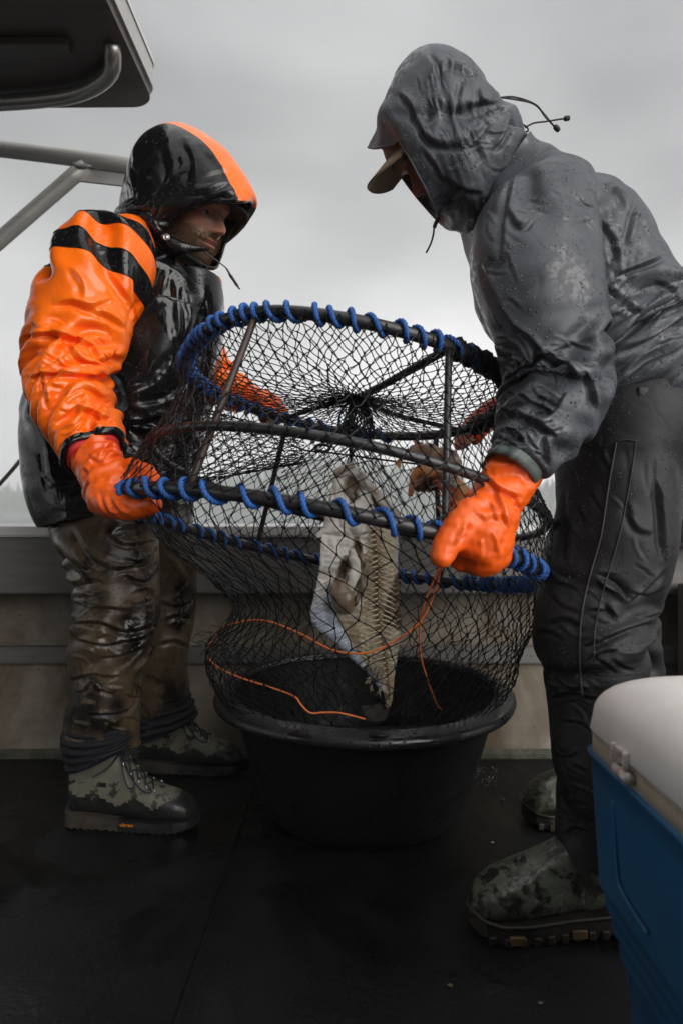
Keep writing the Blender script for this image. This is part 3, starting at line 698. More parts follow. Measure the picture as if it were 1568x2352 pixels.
def build_pot():
    root = empty('crab_pot', LOW.c, 'steel hooped crab pot of black netting bound in blue rope between the two men', 'crab pot')
    def hoop(R, r, name, mt):
        t = np.linspace(0, 2 * np.pi, 180, endpoint=False); V = R.at(t)
        return MB().tube(V, r, 14, True).build(name, mt, root)
    h1 = hoop(LOW, .0118, 'hoop', POTSTEEL); h2 = hoop(MID, .0088, 'hoop', POTSTEEL); h3 = hoop(UP, .0118, 'hoop', POTSTEEL)
    # blue lashing wound along the hoops: turns per radian vary
    def lash(R, r, hp, dens, t0, t1, seed, name='lashing_rope'):
        rng = np.random.RandomState(seed); t = np.linspace(t0, t1, 3600); den = dens(t) * (1 + .55 * np.sin(t * 9 + seed) * np.sin(t * 23) + .25 * np.sin(t * 41 + 2 * seed))
        ph = -np.concatenate([[0], np.cumsum((den[1:] + den[:-1]) / 2 * np.diff(t))])
        c = R.at(t); out = (c - R.c) / R.R; w = r + .0040 + .0010 * np.sin(t * 31) + .0006 * np.sin(t * 97)
        path = c + w[:, None] * (np.cos(ph)[:, None] * out + np.sin(ph)[:, None] * R.n)
        return twisted(path, .0054, .021, name, BLUE, hp, 5)
    two = 2 * np.pi
    # near arc is around t = 3pi/2; far arc around pi/2; right end near 0
    def d_low(t):
        x = (t % two)
        near = np.exp(-((x - 4.71) / .9) ** 2)
        dense = np.exp(-((np.minimum(x, two - x) - .1) / .5) ** 2)
        return 50 + 10 * (1 - near) + 85 * dense + 14 * np.exp(-((x - 3.55) / .2) ** 2)
    lash(LOW, .0118, h1, d_low, 3.42, 3.42 + two * .985, 1)
    def d_up(t):
        x = t % two
        return 58 + 45 * np.exp(-((x - 3.7) / .45) ** 2)
    lash(UP, .0118, h3, d_up, 1.2, 1.2 + two * .8, 2)
    # extra black seizing on the right of the upper hoop
    t = np.linspace(5.25, two + .5, 900); c = UP.at(t); out = (c - UP.c) / UP.R; ph = t * 420; rng = np.random.RandomState(9)
    w = .0165 + .0035 * np.sin(t * 60) + rng.uniform(-.002, .003, len(t))
    MB().tube(c + w[:, None] * (np.cos(ph)[:, None] * out + np.sin(ph)[:, None] * UP.n), .0034, 4).build('black_seizing', TWINE, h3)
    # struts
    def strut(a, b, r, mt): MB().tube(np.linspace(a, b, 12) + 0, r, 12).build('strut', mt, root)
    def near_t(R, u, far=False):
        t = np.linspace(0, two, 2000); q = R.at(t); uu = 784 + FOC * q[:, 0] / q[:, 1]; m = (q[:, 1] > R.c[1]) == far
        return q[np.argmin(np.abs(uu - u) + 1e6 * (~m))]
    strut(near_t(UP, 590), near_t(LOW, 433), .0068, RUSTY)
    strut(near_t(UP, 1030), near_t(LOW, 1022), .0066, POTSTEEL)
    strut(near_t(UP, 660, True), near_t(LOW, 590, True), .007, POTSTEEL)
    strut(near_t(UP, 1000, True), near_t(LOW, 1010, True), .007, POTSTEEL)
    # side netting, from the upper hoop over the middle one to the lower one
    def S_side(a, b):
        t = a * two; p0, p1, p2 = UP.at(t), MID.at(t), LOW.at(t); x = b[..., None]; k = .62
        q = np.where(x < k, p0 + (p1 - p0) * (x / k), p1 + (p2 - p1) * ((x - k) / (1 - k)))
        pinch = (1 - .055 * np.sin(np.pi * np.clip(x / k, 0, 1)))      # drawn in between the hoops
        c = UP.c + (LOW.c - UP.c) * x
        return c + (q - c) * pinch * 1.03
    net_obj('side_netting', S_side, 84, 18, .00125, root, seed=1)
    # top netting, gathered to a knot in the middle
    hub = P(822, 910, 1.575)
    def S_top(a, b):
        t = a * two; p = UP.at(t); x = (1 - b)[..., None] if not np.isscalar(b) else 1 - b
        x = x ** .9; q = hub + (p - hub) * x; q[..., 2] -= .035 * np.sin(np.pi * x[..., 0]); return q
    net_obj('top_netting', S_top, 66, 15, .00115, root, seed=2)
    net_obj('gathered_netting', lambda a, b: hub + np.stack([(.012 + .03 * b) * np.cos(a * two), (.012 + .03 * b) * np.sin(a * two), -.09 * b], -1), 22, 6, .0013, root, seed=3)
    # funnel entrances through the far side
    tr = P(816, 966, 1.70); rt = np.linspace(0, two, 48, endpoint=False)
    ring = tr + np.stack([.040 * np.cos(rt), .012 * np.cos(rt) * 0, .046 * np.sin(rt)], -1)
    MB().tube(ring, .0032, 8, True).build('funnel_ring', BLUE, root)
    def S_fun(a, b):
        w = a * two; x = b[..., None]
        far = S_side(np.asarray(.25 + .075 * np.cos(w)), np.asarray(.52 - .36 * np.sin(w)) * np.ones_like(w))
        near = tr + np.stack([.040 * np.cos(w), 0 * w, .046 * np.sin(w)], -1); return far + (near - far) * x
    net_obj('funnel_netting', S_fun, 30, 9, .0011, root, seed=4)
    # second funnel towards the left
    tl = P(690, 1030, 1.62)
    def S_fun2(a, b):
        w = a * two; x = b[..., None]
        far = S_side(np.asarray(.47 + .06 * np.cos(w)), np.asarray(.5 - .3 * np.sin(w)) * np.ones_like(w))
        near = tl + np.stack([.006 * np.cos(w), .03 * np.cos(w), .036 * np.sin(w)], -1); return far + (near - far) * x
    net_obj('funnel_netting', S_fun2, 26, 12, .0011, root, seed=5)
    # bridles and stays
    def cord(pts, r, name='bridle', mt=TWINE, n=8): return MB().tube(cr(pts, 40), r, n).build(name, mt, root)
    twisted(cr([near_t(UP, 1036), P(930, 856, 1.42), hub + np.array([.01, 0, .0])], 40), .0085, .03, 'bridle', TWINE, root)
    twisted(cr([hub, P(700, 945, 1.7), P(648, 965, 1.86)], 40), .006, .03, 'bridle', TWINE, root)
    twisted(cr([hub, P(900, 950, 1.7), near_t(UP, 1060, True)], 40), .006, .03, 'bridle', TWINE, root)
    cord([P(668, 1020, 1.75), P(700, 1034, 1.72), P(760, 1040, 1.66), P(870, 1055, 1.6), P(960, 1066, 1.55)], .0022, 'stay_cord')
    sw = P(740, 1029, 1.68); w = np.linspace(0, two, 24, endpoint=False)
    MB().tube(sw + np.stack([.018 * np.cos(w), 0 * w, .0085 * np.sin(w)], -1), .0035, 8, True).build('swivel', POTSTEEL, root)
    # the loose bottom of the pot: a bag hanging from the lower hoop into the tub
    L = [  # z at left/right, x range, y range
        (None, 0, 0, 0, 0), (.655, -.37, .43, 1.14, 1.94), (.60, -.285, .418, 1.20, 1.90), (.545, -.222, .408, 1.27, 1.86), (.50, -.245, .405, 1.32, 1.83),
        (.445, -.325, .402, 1.37, 1.84), (.39, -.30, .398, 1.42, 1.90), (.335, -.28, .385, 1.47, 2.0), (.27, -.20, .33, 1.55, 2.02), (.20, -.15, .28, 1.6, 1.98)]
    th = np.linspace(0, two, 73)[:-1]; rows = []
    for k, (z, xl, xr, y0, y1) in enumerate(L):
        if z is None: rows.append(LOW.at(th)); continue
        cx, cy = (xl + xr) / 2, (y0 + y1) / 2; ex = .75
        c_, s_ = np.cos(th), np.sin(th)
        p = np.stack([cx + (xr - xl) / 2 * np.sign(c_) * np.abs(c_) ** ex, cy + (y1 - y0) / 2 * np.sign(s_) * np.abs(s_) ** ex, np.full_like(th, z)], -1)
        f = max(0, 1 - k / 5.0)
        p[:, 2] += f * .75 * (LOW.at(th)[:, 2] - LOW.c[2])
        p[:, 2] += .012 * np.sin(3 * th + k) * min(1, k / 3)
        p[:, :2] += (.010 * np.sin(5 * th + 1.3 * k) * min(1, k / 3))[:, None] * np.stack([c_, s_], -1)
        rows.append(p)
    BG = np.stack(rows)
    def S_bag(a, b, top=0, bot=len(L) - 1):
        x = top + np.clip(b, 0, 1) * (bot - top); j = np.clip(x.astype(int), 0, len(L) - 2); fj = (x - j)[..., None]
        y = (a % 1.0) * 72; i = y.astype(int) % 72; fi = (y - np.floor(y))[..., None]; i2 = (i + 1) % 72
        return (BG[j, i] * (1 - fi) + BG[j, i2] * fi) * (1 - fj) + (BG[j + 1, i] * (1 - fi) + BG[j + 1, i2] * fi) * fj
    net_obj('bag_netting', S_bag, 62, 17, .0013, root, seed=6, jit=.13, sag=.03)
    # frayed hem sticking out at the left
    rng = np.random.RandomState(12); A, B = [], []
    for k in range(60):
        q = P(rng.uniform(462, 560), rng.uniform(1440, 1500), rng.uniform(1.45, 1.75)); A.append(q); B.append(q + np.array([-rng.uniform(.0, .03), rng.uniform(-.01, .01), -rng.uniform(-.006, .025)]))
    V1, F1 = strands(np.array(A), np.array(B), .0012, .1, rng); obj('frayed_hem', V1, F1, TWINE, root, smooth=False, kind='stuff')
    def pl(Y, *a): return [P(a[i], a[i + 1], Y if np.isscalar(Y) else Y[i // 2]) for i in range(0, len(a), 2)]
    cord(pl([1.62, 1.55, 1.50, 1.45, 1.38, 1.33, 1.31, 1.31, 1.30, 1.29, 1.27], 500, 1455, 524, 1436, 578, 1425, 622, 1429, 690, 1456, 768, 1495, 841, 1500, 897, 1478, 964, 1428, 998, 1360, 1014, 1290), .0021, 'drawstring', ORANGE_CORD)
    cord(pl([1.62, 1.60, 1.56, 1.50, 1.46, 1.44, 1.432, 1.43, 1.43, 1.43, 1.44], 500, 1455, 474, 1495, 494, 1528, 544, 1554, 611, 1576, 678, 1601, 690, 1618, 712, 1638, 740, 1637, 780, 1638, 838, 1652), .0021, 'drawstring', ORANGE_CORD)
    cord(pl([1.27, 1.30, 1.34, 1.40, 1.46, 1.50, 1.54], 1010, 1300, 970, 1400, 964, 1495, 981, 1562, 998, 1607, 1005, 1622, 1014, 1630), .0019, 'drawstring', ORANGE_CORD)
    return root
build_pot()
# ------------------------------------------------------------------ people
SKIN_A = None
def skin_mat(name, c, c2, red, beard=None):
    m, N, L, b = material(name); v = coords(N, L)
    at = N.new('ShaderNodeAttribute'); at.attribute_name = 'flush'
    col = mixc(N, L, ramp(N, L, noise_(N, L, v, 90, 5), [(.3, 0.0), (.7, 1.0)]), c, c2)
    col = mixc(N, L, at.outputs['Fac'], col, red)
    if beard is not None:
        ab = N.new('ShaderNodeAttribute'); ab.attribute_name = 'beard'; f = math_(N, L, 'MULTIPLY', ab.outputs['Fac'], ramp(N, L, noise_(N, L, v, 260, 4), [(.3, .55), (.6, 1.0)]))
        col = mixc(N, L, f, col, beard)
    L.new(col, b.inputs['Base Color']); b.inputs['Roughness'].default_value = .45
    b.inputs['Subsurface Weight'].default_value = .12; b.inputs['Subsurface Radius'].default_value = (.008, .003, .0015); b.inputs['Subsurface Scale'].default_value = .6
    L.new(bump_(N, L, noise_(N, L, v, 420, 4), .25, .0015), b.inputs['Normal']); return m
def head_grid(beard_w=0.0):
    """a head in its own axes (forward, side, up), centre between the ears; returns grid, flush and beard masks"""
    nv, nu = 120, 128
    w = np.concatenate([np.linspace(-.118, .06, 90), np.linspace(.062, .1155, 30)])
    def I(k): k = np.array(k); return np.interp(w, k[:, 0], k[:, 1])
    F = I([(-.118, .045), (-.113, .068), (-.104, .079), (-.094, .081), (-.084, .077), (-.076, .083), (-.069, .087), (-.0625, .083), (-.056, .090), (-.047, .087), (-.038, .086), (-.02, .088), (0, .084), (.018, .083), (.03, .090), (.042, .093), (.06, .091), (.08, .079), (.10, .052), (.1155, .006)])
    B = I([(-.118, .0), (-.10, .02), (-.07, .05), (-.04, .07), (0, .088), (.04, .094), (.07, .087), (.10, .055), (.1155, .006)])
    W = I([(-.118, .020), (-.112, .031), (-.10, .042), (-.085, .051), (-.06, .060), (-.03, .067), (0, .072), (.03, .074), (.05, .074), (.08, .064), (.10, .043), (.1155, .006)])
    th = np.linspace(-np.pi, np.pi, nu, endpoint=False); c_, s_ = np.cos(th), np.sin(th); e = 2 / 2.35
    f = np.where(c_[None] > 0, F[:, None], B[:, None]) * np.sign(c_) * np.abs(c_) ** e; s = W[:, None] * np.sign(s_) * np.abs(s_) ** e
    ww = np.repeat(w[:, None], nu, 1); front = np.clip(c_, 0, 1)[None] ** .5
    g = lambda x, m, sd: np.exp(-((x - m) / sd) ** 2)
    # nose
    bridge = np.interp(ww, [-.046, -.040, -.031, -.024, -.008, .010, .022, .03], [0, .010, .031, .032, .022, .012, .007, 0]); nw = np.interp(ww, [-.046, -.03, -.01, .02], [.013, .0125, .009, .008])
    f = f + bridge * np.exp(-np.abs(s / nw) ** 2.4) * front
    f = f + .009 * g(ww, -.033, .007) * g(np.abs(s), .0145, .006) * front
    f = f - .010 * g(ww, -.0415, .0035) * g(np.abs(s), .007, .004) * front
    # eye sockets, brow, lids, cheekbones, lips
    f = f - .013 * g(ww, .010, .012) * g(np.abs(s), .030, .016) * front
    f = f + .006 * g(ww, .029, .007) * g(np.abs(s), .028, .018) * front
    f = f + .008 * g(ww, .012, .0075) * g(np.abs(s), .031, .011) * front
    f = f - .004 * g(ww, .0065, .0016) * g(np.abs(s), .031, .011) * front
    f = f + .004 * g(ww, -.018, .014) * g(np.abs(s), .045, .016) * front
    f = f + (.0045 * g(ww, -.0695, .0045) + .004 * g(ww, -.0565, .004) - .0075 * g(ww, -.0628, .0026)) * g(s, 0, .020) * front
    f = f - .004 * g(ww, -.05, .014) * g(np.abs(s), .024, .006) * front
    s = s * (1 + .0 * ww)
    flush = (g(ww, -.025, .015) * g(s, 0, .02) * .9 + g(ww, -.02, .02) * g(np.abs(s), .045, .02) * .5 + (g(ww, -.0695, .005) + g(ww, -.0565, .004)) * g(s, 0, .022) * 1.0) * front
    bd = np.clip(1.6 * (np.clip((-.030 - .25 * np.abs(s) * 0 - ww) / .02, 0, 1)), 0, 1) * (1 - .95 * np.clip(g(ww, -.064, .010) * g(s, 0, .021) * 1.3, 0, 1)) * (1 - np.clip(g(ww, -.03, .02) * g(np.abs(s), .028, .02), 0, 1)) * (c_[None] > -.2)
    bd = np.maximum(bd, np.clip((np.abs(s) - .052) / .012, 0, 1) * np.clip((-.008 - ww) / .02, 0, 1) * (np.clip(c_, -.2, 1)[None] < .7) * .7)
    brow = g(ww, .031 - .25 * (np.abs(s) - .028) ** 2 / .028, .0042) * np.exp(-((np.abs(s) - .029) / .017) ** 4) * front
    return np.stack([f, s, ww], -1), np.clip(flush, 0, 1), np.clip(np.maximum(bd * (0 if not beard_w else 1), brow * .95), 0, 1)
def frame_from(yawvec, pitch):
    """forward, side (to the person's left), up from a level heading and a downward pitch"""
    h = nrm(np.array(yawvec, float)); z = np.array([0, 0, 1.0])
    fwd = math.cos(pitch) * h - math.sin(pitch) * z; up = math.sin(pitch) * h + math.cos(pitch) * z
    return fwd, np.cross(up, fwd), up
def body_mesh(parent, caps, Gh, fr, O, flush, beard, mat):
    """the body under the clothes and the head, as one mesh"""
    fwd, side, up = fr; Hv = O + Gh[..., :1] * fwd + Gh[..., 1:2] * side + Gh[..., 2:] * up
    V, F = blob(caps, .02, 4)
    nv, nu = Gh.shape[:2]; Fh = gridfaces(nv, nu, True, len(V)).tolist() + [[len(V) + i for i in range(nu)][::-1], [len(V) + (nv - 1) * nu + i for i in range(nu)]]
    o = obj('body', np.concatenate([V, Hv.reshape(-1, 3)]), [list(map(int, f)) for f in F] + Fh, mat, parent, attrs={'flush': np.concatenate([np.zeros(len(V)), flush.ravel()]), 'beard': np.concatenate([np.zeros(len(V)), beard.ravel()])})
    ew = simple('eye_white', (.5, .46, .42), .2); ed = simple('eye_iris', (.02, .018, .016), .1)
    for sg in (-1, 1):
        c = O + .0655 * fwd + sg * .031 * side + .0055 * up; th = np.linspace(0, 2 * np.pi, 20, endpoint=False); G = []; mi = []
        for a in np.linspace(.02, math.pi - .02, 14): G.append(c + .0118 * (math.cos(a) * (fwd * .86 - up * .50)[None] + math.sin(a) * (np.cos(th)[:, None] * side + np.sin(th)[:, None] * nrm(np.cross(fwd, side)))))
        G = np.stack(G); Fg = gridfaces(14, 20); obj('eye', G.reshape(-1, 3), Fg, [ed, ew], o, mi=(np.arange(len(Fg)) // 20 >= 3).astype(int))
    return o, Hv
def hairs(name, Hv, mask, n, l, r, mat, parent, down, seed=0, curl=.35):
    """short hairs standing off a surface, denser where mask is high"""
    rng = np.random.RandomState(seed); N_ = gnormals(Hv); pts = Hv.reshape(-1, 3); nn = N_.reshape(-1, 3); c = pts.mean(0)
    if ((pts - c) * nn).sum() < 0: nn = -nn
    p = mask.ravel().copy(); p[p < .25] = 0
    a = np.linalg.norm(np.cross(np.roll(Hv, -1, 1) - Hv, np.roll(Hv, -1, 0) - Hv), axis=2).ravel(); p = p * np.clip(a, 0, np.percentile(a, 95)); p /= p.sum()
    i = rng.choice(len(pts), n, p=p); A = pts[i] + rng.normal(size=(n, 3)) * .0012; d = nn[i] * .75 + down * .8 + rng.normal(size=(n, 3)) * curl
    d /= np.linalg.norm(d, axis=1)[:, None]; B = A + d * (l * rng.uniform(.5, 1.2, (n, 1)))
    V, F = strands(A, B, r, 0, rng); return obj(name, V, F, mat, parent, smooth=False, kind='stuff')
def hood_grid(Y0, X0, h, near_open, far_open, secs, pole, nv=84, nu=96):
    """hood as rings from the face opening back to the crown.  points are (u, v, side offset towards the lens)"""
    h = nrm(np.array(h, float)); n = np.array([h[1], -h[0], 0.0]);  n = n if n[1] < 0 else -n
    def pt(u, v, s):
        k = (u - 784) / FOC; f = (k * (Y0 + s * n[1]) - X0 - s * n[0]) / (h[0] - k * h[1]); p = np.array([X0, Y0, 0]) + f * h + s * n
        p[2] = EYE - (v - 1176) * p[1] / FOC; return p
    def half(keys, m):
        return cr([pt(*k) for k in keys], m)
    m = nu // 2 + 1; R = []
    a = half(near_open, m); b = half(far_open, m); R.append(np.concatenate([a, b[::-1][1:-1]]))
    ph = np.linspace(0, np.pi, m)
    for T, M, B in secs:
        q = []
        for sg in (1, -1):
            T3, B3 = pt(T[0], T[1], 0), pt(B[0], B[1], 0); M3 = pt(M[0], M[1], M[2])
            if sg < 0: M3 = M3 - 2 * M[2] * n
            M0 = M3 - sg * M[2] * n
            o = []
            for x in ph:
                e = T3 if x < np.pi / 2 else B3; c = abs(math.cos(x)) ** .9; o.append(M0 + (e - M0) * c + sg * M[2] * n * math.sin(x) ** .9)
            q.append(np.array(o))
        R.append(np.concatenate([q[0], q[1][::-1][1:-1]]))
    R.append(np.repeat(pt(pole[0], pole[1], 0)[None], nu, 0) + (R[-1] - R[-1].mean(0)) * .04)
    R = np.stack(R); k = len(R); t = np.linspace(0, k - 1, nv); out = np.zeros((nv, R.shape[1], 3))
    j = np.clip(t.astype(int), 0, k - 2); x = (t - j)[:, None, None]
    Mt = np.gradient(R, axis=0)
    out = (2*x**3-3*x**2+1)*R[j] + (x**3-2*x**2+x)*Mt[j] + (-2*x**3+3*x**2)*R[j+1] + (x**3-x**2)*Mt[j+1]
    return out
def snap(G, u, v, off=.002):
    """the place on a garment nearest the line of sight (u, v), on the side facing the lens"""
    uv = np.stack([784 + FOC * G[..., 0] / G[..., 1], 1176 - FOC * (G[..., 2] - EYE) / G[..., 1]], -1).reshape(-1, 2)
    p = G.reshape(-1, 3); d = np.hypot(uv[:, 0] - u, uv[:, 1] - v); near = d < max(14, d.min() * 1.5)
    idx = np.where(near)[0]; k = idx[np.argmin(p[idx, 1] + d[idx] * .0012)]
    return P(u, v, p[k, 1] - off)
def seam(G, pts, r, name, mt, parent, n=40, off=.001, flat=6):
    q = np.array([snap(G, u, v, off) for u, v in cr([(a[0], a[1], 0) for a in pts], n)[:, :2]])
    for _ in range(3): q[1:-1] = .5 * q[1:-1] + .25 * (q[2:] + q[:-2])
    return MB().tube(q, r, flat).build(name, mt, parent)
def garment(name, G, mt, parent, mi=None, caps=False, sub=1, thick=0.0, closed=True):
    nv, nu = G.shape[:2]; F = gridfaces(nv, nu, closed)
    o = obj(name, G.reshape(-1, 3), F, mt, parent, mi=mi, sub=sub)
    if thick:
        s = o.modifiers.new('thick', 'SOLIDIFY'); s.thickness = thick; s.offset = -1
    return o
def bumpy(nv, nu, spots):
    """sum of gaussians in (t along, angle) over a loft"""
    t = np.linspace(0, 1, nv)[:, None]; a = np.linspace(0, 1, nu, endpoint=False)[None]; o = np.zeros((nv, nu))
    for t0, a0, st, sa, k in spots:
        da = np.abs(a - a0); da = np.minimum(da, 1 - da); o += k * np.exp(-((t - t0) / st) ** 2 - (da / sa) ** 2)
    return o
def glove(parent, caps, mt, name='glove', voxel=.0036, seed=0, creases=(), smooth=4, lines=()):
    V, F = blob(caps, voxel, smooth); n = vnormals(V, F)
    V = V + n * (.0011 * fnoise(V, .05, seed) + .0005 * fnoise(V, .018, seed + 1))[:, None]
    for c, ax, wl, R, amp in creases:      # folds round the wrist
        d = V - c; x = d @ ax; V = V + n * (amp * np.sin(2 * np.pi * x / wl + 1.2 * fnoise(V, .06, seed + 5)) * np.exp(-(np.linalg.norm(d, axis=1) / R) ** 2))[:, None]
    if lines: V = folds(V[:, None, :], list(lines), 1.0, vnormals(V, F)[:, None, :])[:, 0]
    return obj(name, V, F, mt, parent)
def hand_caps(wrist, palm0, palm1, fingers, thumb, rw, rp):
    caps = [(wrist, rw, palm0, rp * .95), (palm0, rp, palm1, rp * .9)]
    for ch in fingers + [thumb]:
        for a, b in zip(ch[:-1], ch[1:]): caps.append((a[0], a[1], b[0], b[1]))
    return caps

PVC_BLACK = raingear('black_pvc', (.006, .006, .0065), None, rough=.30, wetrough=.06, wet=(.44, .53), wetscale=9, drops=.9, dropscale=150, fab=.04, crease=.16, speck=0, spec=.42)
PVC_ORANGE = raingear('orange_pvc', (.98, .165, .006), (.92, .14, .005), 9, rough=.32, wetrough=.12, wet=(.5, .6), wetscale=8, drops=.25, dropscale=180, fab=.04, crease=.10)
GLOVE_ORANGE = raingear('orange_rubber_glove', (.90, .125, .006), (.78, .085, .005), 14, rough=.42, wetrough=.2, wet=(.5, .62), wetscale=14, drops=.2, dropscale=190, fab=.12, fabscale=300)
BIB_BROWN = raingear('muddy_brown_bibs', (.075, .052, .032), (.008, .006, .005), 6.5, .46, .58, spec=.4, rough=.42, wetrough=.12, wet=(.48, .58), wetscale=9, drops=.4, dropscale=140, fab=.2, fabscale=260, dirt=(.12, .09, .06), crease=.12)
LINER = raingear('dark_trouser_cloth', (.014, .0145, .019), (.010, .010, .013), 8, spec=.2, rough=.8, wetrough=.55, drops=.0, fab=.4)
GREY_SHELL = raingear('wet_grey_shell', (.062, .067, .077), (.046, .050, .058), 6, rough=.52, wetrough=.16, wet=(.46, .58), wetscale=6, drops=.9, dropscale=150, fab=.12, fabscale=380, crease=.12, speck=1.0, spec=.45, beady=1)
CHARCOAL = raingear('charcoal_trousers', (.0155, .0155, .017), (.010, .010, .0115), 6, rough=.55, wetrough=.36, wetscale=6, drops=.7, dropscale=160, fab=.12, fabscale=380, crease=.14, speck=.6, spec=.3, beady=1)
BLACKCLOTH = simple('black_cord', (.012, .012, .012), .6, bump=.3, bscale=400)
SEAM_DARK = simple('seam_thread', (.02, .02, .022), .6)
STEEL = simple('snap_steel', (.5, .5, .5), .3, metal=.9)

def shoe_mesh(toe, yaw, L, prof, width, name, mats, parent, facemat, sole_prof, solemats, soleface, solew=1.06):
    """shoe lying along heel->toe; prof: (x/L, top height); returns a function local -> world"""
    d = np.array([math.cos(yaw), math.sin(yaw), 0]); sd = np.array([-d[1], d[0], 0]); o = np.array([toe[0], toe[1], 0]) - d * L
    W = lambda x, y, z: o + np.asarray(x)[..., None] * d + np.asarray(y)[..., None] * sd + np.asarray(z)[..., None] * np.array([0, 0, 1.0])
    nx, nt = 110, 72; xs = L * (1 - np.cos(np.linspace(0, np.pi, nx))) / 2 * .998 + .001 * L
    prof = np.array(prof); width = np.array(width); x = xs / L
    hp = cr(np.c_[prof[:, 0], prof[:, 1], np.zeros(len(prof))], 400); h = np.interp(x, hp[:, 0], hp[:, 1]); w = np.interp(x, width[:, 0], width[:, 1])
    w = w * np.clip(np.minimum(x / .05, (1 - x) / .07), 0, 1) ** .5
    sp = np.array(sole_prof); zb = np.interp(x, sp[:, 0], sp[:, 1])
    th = np.linspace(0, 2 * np.pi, nt, endpoint=False); c_, s_ = np.cos(th), np.sin(th)
    prof_y = np.sign(c_) * np.abs(c_) ** .75; zz = .5 - .5 * np.sign(-s_) * np.abs(s_) ** .7 * -1
    Yg = w[:, None] * prof_y[None]; Zg = zb[:, None] + np.maximum(h - zb, .004)[:, None] * (.5 + .5 * (np.sign(s_) * np.abs(s_) ** .8))[None]
    taper = 1 - np.interp(Zg, [.06, .19], [0, .16]); Yg = Yg * taper
    G = W(np.repeat(xs[:, None], nt, 1), Yg, Zg)
    F = gridfaces(nx, nt); fx = ((xs[:-1] + xs[1:]) / 2 / L).repeat(nt); fz = ((Zg[:-1] + Zg[1:]) / 2); fz = ((fz + np.roll(fz, -1, 1)) / 2).ravel(); fy = Yg[:-1].ravel()
    ob = obj(name, G.reshape(-1, 3), F, mats, parent, mi=[facemat(a, z, y) for a, z, y in zip(fx, fz, fy)])
    # sole: slab with lugs
    ns = 60; t = np.linspace(0, 1, ns); wx = np.interp(t, width[:, 0], width[:, 1]) * np.clip(np.minimum(t / .04, (1 - t) / .06), .0, 1) ** .5 * solew; wx = np.maximum(wx, .004)
    zt = np.interp(t, sp[:, 0], sp[:, 1]) + .008; lug = .0035 * (np.sin(t * ns * 1.9 + 2 * np.sin(t * 9)) > .3); toe_up = .014 * np.clip((t - .8) / .2, 0, 1) ** 2
    rows = []
    for i in range(ns):
        xx = t[i] * L * 1.02 - .006
        rows.append([(xx, -wx[i] * .86, lug[i] + toe_up[i]), (xx, -wx[i], lug[i] + .004 + toe_up[i]), (xx, -wx[i] * 1.01, zt[i] * .6), (xx, -wx[i] * .99, zt[i]), (xx, 0, zt[i] + .004), (xx, wx[i] * .99, zt[i]), (xx, wx[i] * 1.01, zt[i] * .6), (xx, wx[i], lug[i] + .004 + toe_up[i]), (xx, wx[i] * .86, lug[i] + toe_up[i])])
    R = np.array(rows); Gs = W(R[..., 0], R[..., 1], R[..., 2]); Fs = gridfaces(ns, 9)
    mi = [soleface(a) for a in ((t[:-1] + t[1:]) / 2).repeat(9)]
    obj('sole', np.concatenate([Gs.reshape(-1, 3)]), Fs.tolist() + [list(range(9))[::-1], [(ns - 1) * 9 + i for i in range(9)]], solemats, ob, smooth=False, mi=mi + [mi[0], mi[-1]])
    def top(xf, yf):       # a point on the upper's surface
        hh = np.interp(xf, hp[:, 0], hp[:, 1]); z0 = np.interp(xf, sp[:, 0], sp[:, 1]); ww = np.interp(xf, width[:, 0], width[:, 1])
        c = np.clip(abs(yf), 0, .98) ** (1 / .75); s = math.sqrt(max(0, 1 - c * c)); z = z0 + (hh - z0) * (.5 + .5 * s ** .8)
        return W(np.array(xf * L), np.array(ww * yf * (1 - np.interp(z, [.06, .19], [0, .16]))), np.array(z))
    return ob, W, top
def text_mesh(s, size, depth=.0004):
    cu = bpy.data.curves.new('t', 'FONT'); cu.body = s; cu.size = size; cu.extrude = depth; cu.align_x = 'CENTER'; cu.align_y = 'CENTER'
    o = bpy.data.objects.new('t', cu); C.objects.link(o); dg = bpy.context.evaluated_depsgraph_get(); me = o.evaluated_get(dg).to_mesh()
    V = np.array([v.co[:] for v in me.vertices]); F = [list(p.vertices) for p in me.polygons]; o.evaluated_get(dg).to_mesh_clear(); bpy.data.objects.remove(o); bpy.data.curves.remove(cu)
    return V, F
